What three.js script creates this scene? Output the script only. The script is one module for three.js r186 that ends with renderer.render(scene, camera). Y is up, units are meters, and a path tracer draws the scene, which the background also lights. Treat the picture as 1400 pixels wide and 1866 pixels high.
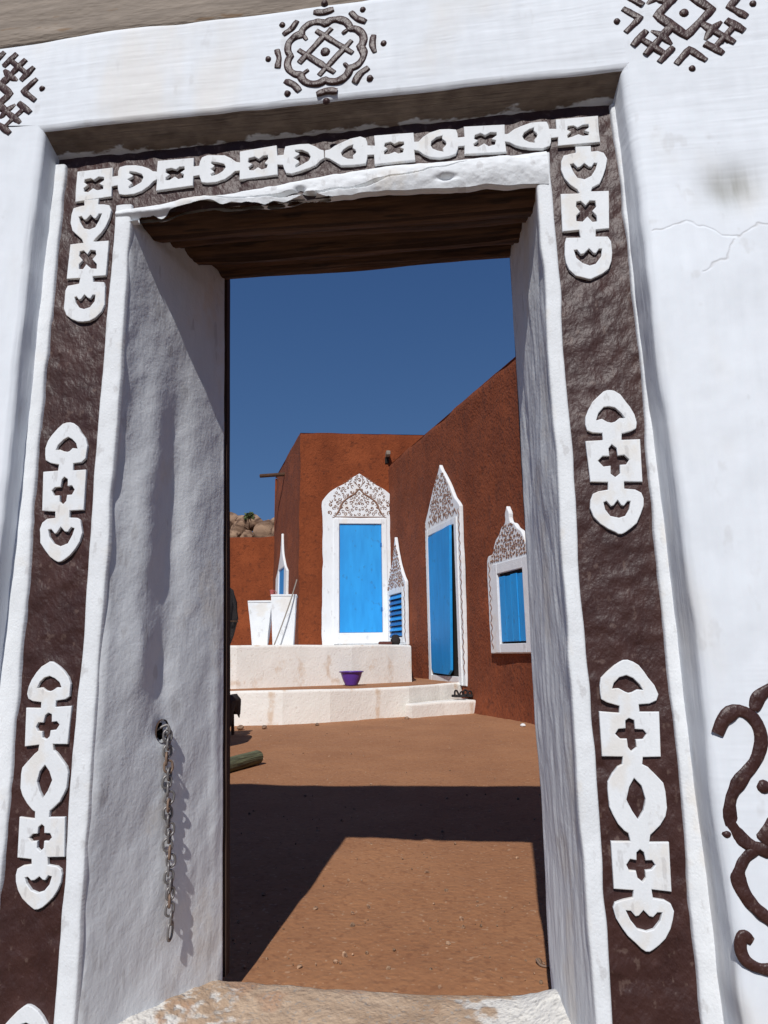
import * as THREE from 'three';
import { mergeGeometries, toCreasedNormals, mergeVertices } from 'three/addons/utils/BufferGeometryUtils.js';

// ------------------------------------------------------------------ camera, sky, sun, exposure
const scene = new THREE.Scene();
const camera = new THREE.PerspectiveCamera(74.6, 768 / 1024, 0.05, 3000);
camera.rotation.order = 'YXZ';
camera.position.set(0, 0.84, 1.36);
camera.rotation.set(THREE.MathUtils.degToRad(11.75), THREE.MathUtils.degToRad(6.5), THREE.MathUtils.degToRad(-0.78));
scene.add(camera);
const renderer = new THREE.WebGLRenderer({ antialias: true });
renderer.toneMapping = THREE.LinearToneMapping;
renderer.toneMappingExposure = 1;
renderer.shadowMap.enabled = true;

const sunDir = new THREE.Vector3(-0.062, 0.96, 1.0).normalize();
const sun = new THREE.DirectionalLight(new THREE.Color(1, 0.98, 0.95), 3.75);
sun.target.position.set(0, 0, -5);
sun.position.copy(sunDir).multiplyScalar(40).add(sun.target.position);
sun.castShadow = true;
sun.shadow.mapSize.set(4096, 4096);
Object.assign(sun.shadow.camera, { left: -16, right: 16, top: 16, bottom: -16, near: 1, far: 90 });
sun.shadow.radius = 1;
scene.add(sun, sun.target);

{ // clear desert sky: deep blue overhead, a little paler towards the horizon
  const w = 256, h = 256, data = new Float32Array(w * h * 4);
  for (let j = 0; j < h; j++) {
    const el = ((j + 0.5) / h - 0.5) * Math.PI, s = Math.max(0, Math.sin(el));
    const k = Math.pow(1 - s, 2.6);
    const c = [0.024 + 0.092 * k, 0.066 + 0.178 * k, 0.190 + 0.285 * k];
    for (let i = 0; i < w; i++) { const o = (j * w + i) * 4; data[o] = c[0]; data[o + 1] = c[1]; data[o + 2] = c[2]; data[o + 3] = 1; }
  }
  const t = new THREE.DataTexture(data, w, h, THREE.RGBAFormat, THREE.FloatType);
  t.mapping = THREE.EquirectangularReflectionMapping; t.magFilter = THREE.LinearFilter; t.minFilter = THREE.LinearFilter; t.needsUpdate = true;
  scene.background = t; scene.environment = t;
}

// ------------------------------------------------------------------ noise, random
let seed = 20240607;
const rnd = () => { seed = (seed + 0x6D2B79F5) | 0; let t = Math.imul(seed ^ (seed >>> 15), 1 | seed); t = (t + Math.imul(t ^ (t >>> 7), 61 | t)) ^ t; return ((t ^ (t >>> 14)) >>> 0) / 4294967296; };
const rr = (a, b) => a + (b - a) * rnd();
const h3 = (x, y, z) => { let n = Math.imul(x, 374761393) + Math.imul(y, 668265263) + Math.imul(z, 1274126177) | 0; n = Math.imul(n ^ (n >>> 13), 1274126177); return ((n ^ (n >>> 16)) >>> 0) / 4294967296; };
const sm = (t) => t * t * (3 - 2 * t), lerp = (a, b, t) => a + (b - a) * t, clamp = (x, a = 0, b = 1) => Math.min(b, Math.max(a, x));
const sstep = (a, b, x) => sm(clamp((x - a) / (b - a)));
function n3(x, y, z = 0) { // value noise in -1..1
  const X = Math.floor(x), Y = Math.floor(y), Z = Math.floor(z), u = sm(x - X), v = sm(y - Y), w = sm(z - Z);
  const c = (i, j, k) => h3(X + i, Y + j, Z + k);
  return 2 * lerp(lerp(lerp(c(0, 0, 0), c(1, 0, 0), u), lerp(c(0, 1, 0), c(1, 1, 0), u), v), lerp(lerp(c(0, 0, 1), c(1, 0, 1), u), lerp(c(0, 1, 1), c(1, 1, 1), u), v), w) - 1;
}
const fbm = (x, y, z = 0, o = 4) => { let a = 1, s = 0, t = 0; for (let i = 0; i < o; i++) { s += a * n3(x, y, z + i * 7.3); t += a; a *= 0.5; x *= 2.03; y *= 2.03; z *= 2.03; } return s / t; };
const LAT = new Map(); // lattices of the tileable noise
function pf(u, v, fx, fy, o, sd) {
  let a = 1, s = 0, t = 0;
  for (let i = 0; i < o; i++) {
    const key = fx * 4194304 + fy * 1024 + sd + i; let L = LAT.get(key);
    if (!L) { L = new Float32Array((fx + 1) * (fy + 1)); for (let j = 0; j <= fy; j++) for (let k = 0; k <= fx; k++) L[j * (fx + 1) + k] = 2 * h3(k % fx, j % fy, sd + i) - 1; LAT.set(key, L); }
    const x = u * fx, y = v * fy, X = Math.min(fx - 1, x | 0), Y = Math.min(fy - 1, y | 0), p = x - X, q = y - Y, P = p * p * (3 - 2 * p), Q = q * q * (3 - 2 * q), k = Y * (fx + 1) + X;
    const c0 = L[k], c1 = L[k + 1], d0 = L[k + fx + 1], d1 = L[k + fx + 2], e0 = c0 + (c1 - c0) * P, e1 = d0 + (d1 - d0) * P;
    s += a * (e0 + (e1 - e0) * Q); t += a; a *= 0.55; fx *= 2; fy *= 2;
  }
  return s / t;
}

// ------------------------------------------------------------------ textures
const L2S = (c) => c <= 0.0031308 ? 12.92 * c : 1.055 * Math.pow(c, 1 / 2.4) - 0.055;
function tex(n, colour, fn, m = n) { // fn(u, v) -> [r,g,b] linear, or a height 0..1
  const d = new Uint8Array(n * m * 4);
  for (let j = 0; j < m; j++) for (let i = 0; i < n; i++) {
    const r = fn((i + 0.5) / n, (j + 0.5) / m), o = (j * n + i) * 4;
    if (colour) { d[o] = 255 * clamp(L2S(clamp(r[0]))); d[o + 1] = 255 * clamp(L2S(clamp(r[1]))); d[o + 2] = 255 * clamp(L2S(clamp(r[2]))); } else d[o] = d[o + 1] = d[o + 2] = 255 * clamp(r);
    d[o + 3] = 255;
  }
  const t = new THREE.DataTexture(d, n, m, THREE.RGBAFormat);
  t.wrapS = t.wrapT = THREE.RepeatWrapping; t.magFilter = THREE.LinearFilter; t.minFilter = THREE.LinearMipmapLinearFilter; t.generateMipmaps = true;
  if (colour) t.colorSpace = THREE.SRGBColorSpace; t.needsUpdate = true; return t;
}
const rep = (t, s) => { const c = t.clone(); c.repeat.set(s, s); c.needsUpdate = true; return c; };
const mix3 = (a, b, t) => [lerp(a[0], b[0], t), lerp(a[1], b[1], t), lerp(a[2], b[2], t)];
const mul3 = (a, k) => [a[0] * k, a[1] * k, a[2] * k];
const seg = (x, y, ax, ay, bx, by) => { const t = clamp(((x - ax) * (bx - ax) + (y - ay) * (by - ay)) / ((bx - ax) ** 2 + (by - ay) ** 2)); return Math.hypot(x - ax - t * (bx - ax), y - ay - t * (by - ay)); };

// the painted front wall: one map in world metres, x -1.3..1.3, y 0..2.6
const CR = [[0.4125, 1.6672, 0.4491, 1.6755], [0.4491, 1.6755, 0.4783, 1.6807], [0.4783, 1.6807, 0.5118, 1.6693], [0.5118, 1.6693, 0.5431, 1.6463], [0.5431, 1.6463, 0.5723, 1.639], [0.5723, 1.639, 0.611, 1.6651], [0.611, 1.6651, 0.6893, 1.6515], [0.564, 1.6337, 0.5431, 1.592], [0.5431, 1.592, 0.4961, 1.5659]];
const crackD = (x, y) => { let d = 9; if (x < 0.38 || x > 0.72 || y > 1.75 || y < 1.52) return d; for (const s of CR) d = Math.min(d, seg(x + 0.006 * n3(x * 70, y * 70, 3), y + 0.005 * n3(x * 70, y * 70, 9), ...s)); return d; };
const WHITE = [0.79, 0.825, 0.865];
const wallCol = tex(1536, true, (u, v) => {
  const x = u * 2.6 - 1.3, y = v * 2.6;
  let c = mul3(WHITE, 1 + 0.06 * pf(u, v, 8, 8, 3, 201) + 0.035 * pf(u, v, 150, 40, 2, 205));
  c = mix3(c, [0.80, 0.765, 0.71], 0.6 * sstep(0.05, 0.55, pf(u, v, 13, 6, 4, 211)));               // cream showing where the wash is thin
  c = mix3(c, [0.52, 0.50, 0.48], 0.25 * sstep(0.4, 0.66, pf(u, v, 70, 40, 4, 216)));
  const smudge = Math.exp(-(((x - 0.577) / 0.05) ** 2 + ((y - 1.761) / 0.05) ** 2));                   // soft round grey smudge with vertical brush streaks
  if (smudge > 0.01) c = mix3(c, [0.36, 0.36, 0.33], clamp(smudge * (0.85 + 0.3 * fbm(x * 130, y * 14, 4, 3))));
  const cd = crackD(x, y); if (cd < 0.004) c = mix3(c, [0.45, 0.42, 0.4], 0.4 * (1 - cd / 0.004) * sstep(-0.3, 0.3, n3(x * 50, y * 50, 2)));
  return c;
});
const wallBump = tex(1536, false, (u, v) => {
  const x = u * 2.6 - 1.3, y = v * 2.6;
  const up = sstep(-0.25, 0.25, pf(u, v, 4, 4, 2, 221) + (x > 0.4 ? 0.5 : clamp((2.05 - y) * 2.5, -0.5, 0.5)));
  let h = 0.55 + 0.17 * pf(u, v, 36, 36, 4, 225) + 0.09 * lerp(pf(u, v, 23, 300, 2, 231), pf(u, v, 300, 23, 2, 235), up);
  const cd = crackD(x, y); if (cd < 0.003) h -= 0.3 * (1 - cd / 0.003);
  return h;
});
// lime plaster on jambs and trim, tile of 0.8 m
const plasterCol = tex(768, true, (u, v) => {
  let c = mul3([0.785, 0.805, 0.82], 1 + 0.05 * pf(u, v, 5, 5, 4, 11) + 0.035 * pf(u, v, 48, 12, 3, 12));
  c = mix3(c, [0.74, 0.68, 0.60], 0.5 * sstep(0.22, 0.6, pf(u, v, 7, 5, 5, 14)));
  c = mix3(c, [0.46, 0.44, 0.43], 0.4 * sstep(0.38, 0.6, pf(u, v, 26, 10, 4, 15)));
  return c;
});
const plasterBump = tex(768, false, (u, v) => 0.5 + 0.30 * pf(u, v, 8, 5, 5, 21) + 0.07 * pf(u, v, 70, 14, 3, 22) + 0.07 * pf(u, v, 130, 130, 2, 23));
// dabbed brown clay, tile of 0.5 m
const bandCol = tex(768, true, (u, v) => {
  const a = pf(u, v, 12, 9, 5, 31), b = pf(u, v, 40, 40, 3, 33);
  let c = mix3([0.034, 0.0105, 0.0085], [0.060, 0.0235, 0.0185], clamp(0.5 + 0.7 * a + 0.2 * b));
  return mix3(c, [0.16, 0.105, 0.085], 0.5 * sstep(0.34, 0.66, pf(u, v, 44, 30, 4, 36)));
});
const bandBump = tex(768, false, (u, v) => 0.5 + 0.16 * pf(u, v, 14, 10, 4, 41) + 0.24 * pf(u, v, 60, 44, 4, 42));
// red mud render, tile of 1.6 m
const mudCol = tex(768, true, (u, v) => {
  const a = pf(u, v, 3, 3, 6, 51), b = pf(u, v, 60, 60, 3, 52), s = pf(u, v, 90, 14, 3, 53);
  let c = mix3([0.170, 0.036, 0.0085], [0.262, 0.062, 0.017], clamp(0.5 + 1.0 * a + 0.3 * b + 0.2 * s));
  return mix3(c, [0.085, 0.019, 0.006], 0.5 * sstep(0.22, 0.55, pf(u, v, 20, 24, 4, 55)));
});
const mudBump = tex(768, false, (u, v) => 0.5 + 0.22 * pf(u, v, 14, 12, 5, 61) + 0.2 * pf(u, v, 70, 55, 3, 62));
// courtyard earth, tile of 2 m
const earthCol = tex(1024, true, (u, v) => {
  const a = pf(u, v, 5, 5, 5, 71), b = pf(u, v, 90, 90, 3, 72);
  let c = mix3([0.315, 0.138, 0.060], [0.39, 0.182, 0.082], clamp(0.5 + 0.8 * a + 0.35 * b));
  c = mix3(c, [0.22, 0.085, 0.035], 0.4 * sstep(0.2, 0.6, pf(u, v, 130, 110, 2, 74)));
  return mix3(c, [0.6, 0.42, 0.28], 0.35 * sstep(0.55, 0.7, pf(u, v, 150, 150, 2, 76)));
});
const earthBump = tex(1024, false, (u, v) => 0.5 + 0.25 * pf(u, v, 22, 22, 5, 81) + 0.15 * pf(u, v, 130, 130, 2, 82));
// bare weathered wall top, tile of 0.8 m, grain along u
const copCol = tex(512, true, (u, v) => { const a = pf(u, v, 4, 22, 4, 91), b = pf(u, v, 20, 40, 3, 93); let c = mix3([0.20, 0.165, 0.135], [0.33, 0.275, 0.225], clamp(0.5 + 0.7 * a + 0.3 * b)); return mix3(c, [0.20, 0.11, 0.045], 0.6 * sstep(0.35, 0.6, pf(u, v, 9, 20, 4, 95))); });
const copBump = tex(512, false, (u, v) => 0.5 + 0.3 * pf(u, v, 5, 26, 4, 96) + 0.15 * pf(u, v, 40, 60, 2, 97));
// old timber, grain along u, tile of 0.5 m
const woodCol = tex(512, true, (u, v) => { const a = pf(u, v, 3, 30, 4, 101), b = pf(u, v, 6, 90, 3, 103); let c = mix3([0.035, 0.014, 0.007], [0.13, 0.062, 0.028], clamp(0.5 + 0.7 * a + 0.45 * b)); return mix3(c, [0.02, 0.01, 0.006], 0.7 * sstep(0.3, 0.6, pf(u, v, 4, 50, 3, 104))); });
const woodBump = tex(512, false, (u, v) => 0.5 + 0.3 * pf(u, v, 3, 36, 4, 106) + 0.2 * pf(u, v, 8, 110, 2, 107));
// limewashed masonry with rubbed earth, tile of 1.6 m
const limeCol = tex(768, true, (u, v) => {
  let c = mul3([0.82, 0.80, 0.75], 1 + 0.06 * pf(u, v, 6, 6, 4, 111));
  c = mix3(c, [0.62, 0.47, 0.34], 0.75 * sstep(0.2, 0.62, pf(u, v, 9, 7, 5, 113)));
  return mix3(c, [0.42, 0.34, 0.28], 0.35 * sstep(0.5, 0.64, pf(u, v, 70, 70, 3, 115)));
});
const limeBump = tex(768, false, (u, v) => 0.5 + 0.3 * pf(u, v, 12, 10, 5, 117) + 0.12 * pf(u, v, 80, 80, 2, 118));
// worn sill: trodden earth with flakes of whitewash kept near both ends; u 0..1 over its width
const sillCol = tex(1024, true, (u, v) => {
  const a = pf(u, v, 9, 6, 5, 121), b = pf(u, v, 70, 50, 3, 122);
  let c = mix3([0.42, 0.29, 0.19], [0.60, 0.445, 0.31], clamp(0.5 + 0.8 * a + 0.4 * b));
  c = mix3(c, [0.42, 0.22, 0.125], 0.5 * sstep(0.15, 0.5, pf(u, v, 12, 10, 4, 124)));
  const keep = 0.74 * (1 - sstep(0.0, 0.42, u)) + 0.95 * sstep(0.6, 1.0, u);
  const fl = 0.85 * sstep(0.40, 0.64, keep + 0.5 * pf(u, v, 30, 22, 5, 127) + 0.02);
  c = mix3(c, [0.80, 0.79, 0.74], fl);
  return mix3(c, [0.35, 0.33, 0.30], 0.5 * sstep(0.3, 0.55, pf(u, v, 120, 90, 2, 129)));
});
const sillBump = tex(1024, false, (u, v) => { const keep = 0.74 * (1 - sstep(0.0, 0.42, u)) + 0.95 * sstep(0.6, 1.0, u); return 0.35 + 0.25 * pf(u, v, 30, 22, 4, 131) + 0.14 * sstep(0.42, 0.62, keep + 0.5 * pf(u, v, 30, 22, 5, 127) + 0.02) + 0.1 * pf(u, v, 140, 100, 2, 133); });
// underside of the recess: mottled brown, with a paler uneven strip along its inner edge; v 0 back .. 1 front
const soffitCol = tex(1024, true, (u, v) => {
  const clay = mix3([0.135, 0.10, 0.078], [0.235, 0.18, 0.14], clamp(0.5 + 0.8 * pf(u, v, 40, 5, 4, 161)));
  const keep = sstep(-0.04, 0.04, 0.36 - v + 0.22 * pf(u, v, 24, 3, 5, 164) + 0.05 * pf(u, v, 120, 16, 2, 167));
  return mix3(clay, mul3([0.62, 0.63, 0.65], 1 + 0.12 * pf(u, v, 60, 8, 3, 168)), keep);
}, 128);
const blueCol = tex(512, true, (u, v) => { const a = pf(u, v, 16, 3, 4, 141); let c = mix3([0.006, 0.25, 0.64], [0.014, 0.33, 0.78], clamp(0.55 + 0.7 * a)); return mix3(c, [0.02, 0.16, 0.40], 0.5 * sstep(0.35, 0.6, pf(u, v, 20, 12, 4, 143))); });
const rockCol = tex(512, true, (u, v) => mix3([0.10, 0.055, 0.035], [0.36, 0.235, 0.155], clamp(0.5 + 1.1 * pf(u, v, 5, 5, 5, 151) + 0.3 * pf(u, v, 50, 50, 2, 152))));

// ------------------------------------------------------------------ materials (maps carry metres via repeat)
const M = (o) => new THREE.MeshStandardMaterial({ roughness: 0.9, metalness: 0, side: THREE.DoubleSide, ...o });
const m = {
  wall: M({ map: wallCol, bumpMap: wallBump, bumpScale: 0.0042, roughness: 0.85 }),
  plaster: M({ map: rep(plasterCol, 1.25), bumpMap: rep(plasterBump, 1.25), bumpScale: 0.0034, roughness: 0.85 }),
  trim: M({ map: rep(plasterCol, 2.1), bumpMap: rep(plasterBump, 2.1), bumpScale: 0.003, roughness: 0.8 }),
  motif: M({ map: rep(plasterCol, 2.6), bumpMap: rep(plasterBump, 2.6), bumpScale: 0.0015, roughness: 0.75 }),
  band: M({ map: rep(bandCol, 2), bumpMap: rep(bandBump, 2), bumpScale: 0.0045, roughness: 0.52 }),
  clay: M({ map: rep(bandCol, 3), bumpMap: rep(bandBump, 3), bumpScale: 0.0030, roughness: 0.48 }),
  mud: M({ map: rep(mudCol, 0.625), bumpMap: rep(mudBump, 0.625), bumpScale: 0.03, roughness: 1 }),
  earth: M({ map: rep(earthCol, 0.5), bumpMap: rep(earthBump, 0.5), bumpScale: 0.010, roughness: 1 }),
  earthOut: M({ map: rep(earthCol, 0.5), bumpMap: rep(earthBump, 0.5), bumpScale: 0.010, roughness: 1, color: new THREE.Color(0.38, 0.55, 0.68) }),
  coping: M({ map: rep(copCol, 1.25), bumpMap: rep(copBump, 1.25), bumpScale: 0.006, roughness: 1 }),
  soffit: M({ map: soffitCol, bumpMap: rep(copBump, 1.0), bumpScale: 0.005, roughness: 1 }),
  wood: M({ map: rep(woodCol, 2), bumpMap: rep(woodBump, 2), bumpScale: 0.006, roughness: 0.85 }),
  lime: M({ map: rep(limeCol, 0.625), bumpMap: rep(limeBump, 0.625), bumpScale: 0.010, roughness: 0.9 }),
  limeTrim: M({ map: rep(plasterCol, 0.8), bumpMap: rep(plasterBump, 0.8), bumpScale: 0.008, roughness: 0.85 }),
  sill: M({ map: sillCol, bumpMap: sillBump, bumpScale: 0.014, roughness: 0.95 }),
  blue: M({ map: rep(blueCol, 0.8), roughness: 0.55 }),
  blueDark: M({ map: rep(blueCol, 0.8), roughness: 0.6, color: 0xb0b8c8 }),
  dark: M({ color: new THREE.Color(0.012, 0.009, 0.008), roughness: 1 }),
  brownLine: M({ color: new THREE.Color(0.24, 0.13, 0.085), roughness: 0.9 }),
  steel: M({ color: new THREE.Color(0.24, 0.225, 0.22), metalness: 0.6, roughness: 0.5 }),
  rust: M({ color: new THREE.Color(0.25, 0.17, 0.125), metalness: 0.4, roughness: 0.7 }),
  purple: M({ color: new THREE.Color(0.115, 0.045, 0.36), roughness: 0.35 }),
  rock: M({ map: rep(rockCol, 0.6), roughness: 1 }),
  cloth: M({ color: new THREE.Color(0.022, 0.018, 0.018), roughness: 1 }),
  oldPost: M({ color: new THREE.Color(0.055, 0.03, 0.02), roughness: 0.95 }),
  log: M({ map: rep(woodCol, 1.5), bumpMap: rep(woodBump, 1.5), bumpScale: 0.01, roughness: 0.95, color: new THREE.Color(1.3, 3.0, 3.6) }),
};

// ------------------------------------------------------------------ object helpers
const used = {};
const numbered = (n) => { const k = used[n] = (used[n] ?? -1) + 1; return k ? `${n}_${String(k).padStart(3, '0')}` : n; };
function tag(o, label, category, group, kind) { if (label) o.userData.label = label; if (category) o.userData.category = category; if (group) o.userData.group = group; if (kind) o.userData.kind = kind; return o; }
function thing(name, label, category, pos = [0, 0, 0], turn = 0, group) { const g = new THREE.Group(); g.name = numbered(name); g.position.set(...pos); g.rotation.y = turn; scene.add(g); return tag(g, label, category, group); }
function part(name, geo, mat, parent, label) {
  if (Array.isArray(geo)) geo = geo.length === 1 ? geo[0] : join(geo);
  const o = new THREE.Mesh(geo, mat); o.name = name; o.castShadow = o.receiveShadow = true; if (label) o.userData.label = label; parent.add(o); return o;
}
function join(list) { return mergeGeometries(list.map((g) => { const n = g.index ? g.toNonIndexed() : g.clone(); for (const k of Object.keys(n.attributes)) if (!['position', 'normal', 'uv'].includes(k)) n.deleteAttribute(k); return n; }), false); }
function sub(name, parent) { const g = new THREE.Group(); g.name = name; parent.add(g); return g; }
// a sheet of (nu+1) x (nv+1) points; fn(s, t) -> [x, y, z, u, v]
function sheet(nu, nv, fn) {
  const p = [], uv = [], ix = [];
  for (let j = 0; j <= nv; j++) for (let i = 0; i <= nu; i++) { const q = fn(i / nu, j / nv); p.push(q[0], q[1], q[2]); uv.push(q[3], q[4]); }
  for (let j = 0; j < nv; j++) for (let i = 0; i < nu; i++) { const a = j * (nu + 1) + i, b = a + 1, c = a + nu + 1, d = c + 1; ix.push(a, b, d, a, d, c); }
  const g = new THREE.BufferGeometry(); g.setAttribute('position', new THREE.Float32BufferAttribute(p, 3)); g.setAttribute('uv', new THREE.Float32BufferAttribute(uv, 2)); g.setIndex(ix); g.computeVertexNormals(); return g;
}
// a hand-made block: rounded edges, uneven faces, uv in metres
function lump(w, h, d, { seg: sg = 0.12, r = 0.04, amp = 0.012, f = 2.2, at = [0, 0, 0], off = 0 } = {}) {
  const n = (x) => Math.max(1, Math.min(90, Math.round(x / sg))), g = new THREE.BoxGeometry(w, h, d, n(w), n(h), n(d));
  const p = g.attributes.position, uv = g.attributes.uv, nn = g.attributes.normal, q = new THREE.Vector3(), c = new THREE.Vector3(), e = new THREE.Vector3();
  r = Math.min(r, w / 2.01, h / 2.01, d / 2.01);
  for (let i = 0; i < p.count; i++) {
    q.fromBufferAttribute(p, i);
    const nx = Math.abs(nn.getX(i)), ny = Math.abs(nn.getY(i));
    uv.setXY(i, (nx > 0.5 ? q.z : q.x) + at[0] + off, (ny > 0.5 ? q.z : q.y) + at[1] + off * 0.7);
    c.set(clamp(q.x, -w / 2 + r, w / 2 - r), clamp(q.y, -h / 2 + r, h / 2 - r), clamp(q.z, -d / 2 + r, d / 2 - r));
    e.copy(q).sub(c); if (e.lengthSq() > 0) e.normalize();
    const X = q.x + at[0], Y = q.y + at[1], Z = q.z + at[2];
    q.copy(c).addScaledVector(e, r + amp * fbm(X * f + off, Y * f, Z * f, 4));
    p.setXYZ(i, q.x + at[0], q.y + at[1], q.z + at[2]);
  }
  return toCreasedNormals(g, 0.9);
}
// extrude a plan polygon [[x, z], ...] from y0 to y1
function prism(pts, y0, y1, bevel = 0) {
  const s = new THREE.Shape(pts.map(([x, z]) => new THREE.Vector2(x, -z)));
  const g = new THREE.ExtrudeGeometry(s, { depth: y1 - y0 - 2 * bevel, bevelEnabled: bevel > 0, bevelThickness: bevel, bevelSize: bevel, bevelOffset: -bevel, bevelSegments: 3 });
  g.rotateX(-Math.PI / 2); g.translate(0, y0 + bevel, 0); return g;
}
// flat shape with bevelled rim standing proud of z = z0
function plate(shape, z0, depth, bevel = 0.003) {
  const g = new THREE.ExtrudeGeometry(shape, { depth: depth - bevel, bevelEnabled: true, bevelThickness: bevel, bevelSize: bevel, bevelOffset: -bevel, bevelSegments: 2, curveSegments: 8 });
  g.translate(0, 0, z0); return g;
}
const poly = (pts) => new THREE.Shape(pts.map((p) => new THREE.Vector2(p[0], p[1])));
const hole = (pts) => new THREE.Path(pts.map((p) => new THREE.Vector2(p[0], p[1])));
// a raised hand-drawn line: half-round ridge along points [[x, y], ...] on surface zf(x, y)
function ridge(pts, width, height, zf, closed = false, taper = 0.55) {
  const n = pts.length, P = [], uv = [], ix = [], K = 6;
  let run = 0;
  for (let i = 0; i < n; i++) {
    const a = pts[closed ? (i + n - 1) % n : Math.max(0, i - 1)], b = pts[closed ? (i + 1) % n : Math.min(n - 1, i + 1)], l = Math.hypot(b[0] - a[0], b[1] - a[1]) || 1;
    const tx = (b[0] - a[0]) / l, ty = (b[1] - a[1]) / l; if (i) run += Math.hypot(pts[i][0] - pts[i - 1][0], pts[i][1] - pts[i - 1][1]);
    const e = closed ? 1 : lerp(taper, 1, sstep(0, 1, Math.min(i, n - 1 - i) / Math.max(1, Math.min(2.5, n / 3))));
    const w = width * e * (1 + 0.20 * n3(pts[i][0] * 60, pts[i][1] * 60, 4)) / 2;
    for (let k = 0; k <= K; k++) {
      const an = Math.PI * k / K, s = -Math.cos(an), x = pts[i][0] - ty * s * w, y = pts[i][1] + tx * s * w;
      P.push(x, y, zf(x, y) - 0.0015 + Math.pow(Math.sin(an), 0.45) * height * 0.8 * e * (1 + 0.25 * n3(x * 90, y * 90, 6))); uv.push(x, y);
    }
  }
  const W = K + 1, N = closed ? n : n - 1;
  for (let i = 0; i < N; i++) for (let k = 0; k < K; k++) { const a = i * W + k, b = ((i + 1) % n) * W + k; ix.push(a, b, b + 1, a, b + 1, a + 1); }
  const g = new THREE.BufferGeometry(); g.setAttribute('position', new THREE.Float32BufferAttribute(P, 3)); g.setAttribute('uv', new THREE.Float32BufferAttribute(uv, 2)); g.setIndex(ix); g.computeVertexNormals(); return g;
}
const spline = (pts, n, closed = false) => new THREE.CatmullRomCurve3(pts.map((p) => new THREE.Vector3(p[0], p[1], 0)), closed).getPoints(n).slice(0, closed ? -1 : undefined).map((p) => [p.x, p.y]);
const tube = (pts, r, n = 24, k = 7) => new THREE.TubeGeometry(new THREE.CatmullRomCurve3(pts.map((p) => new THREE.Vector3(...p))), n, r, k, false);

// ================================================================== THE SETTING
{
  const g = sheet(60, 60, (s, t) => { const f = (a) => Math.sign(a - 0.5) * Math.pow(Math.abs(a - 0.5) * 2, 3) * 1500; const x = f(s), z = f(t); return [x, -0.035 + (Math.hypot(x, z) > 40 ? 0.4 * n3(x * 0.02, z * 0.02, 1) : 0), z, x, z]; });
  tag(part('ground', g, m.earthOut, scene), 'bare brown ground outside and around the walled yard', null, null, 'structure');
  const c = sheet(220, 260, (s, t) => { const x = -9 + 14 * s, z = -0.1 - 16 * t; return [x, 0.014 * fbm(x * 1.1, z * 1.1, 2, 3) + 0.004 * n3(x * 9, z * 9, 7), z, x, z]; });
  tag(part('courtyard_ground', c, m.earth, scene), 'trodden red brown earth floor of the courtyard', null, null, 'structure');
}

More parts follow.
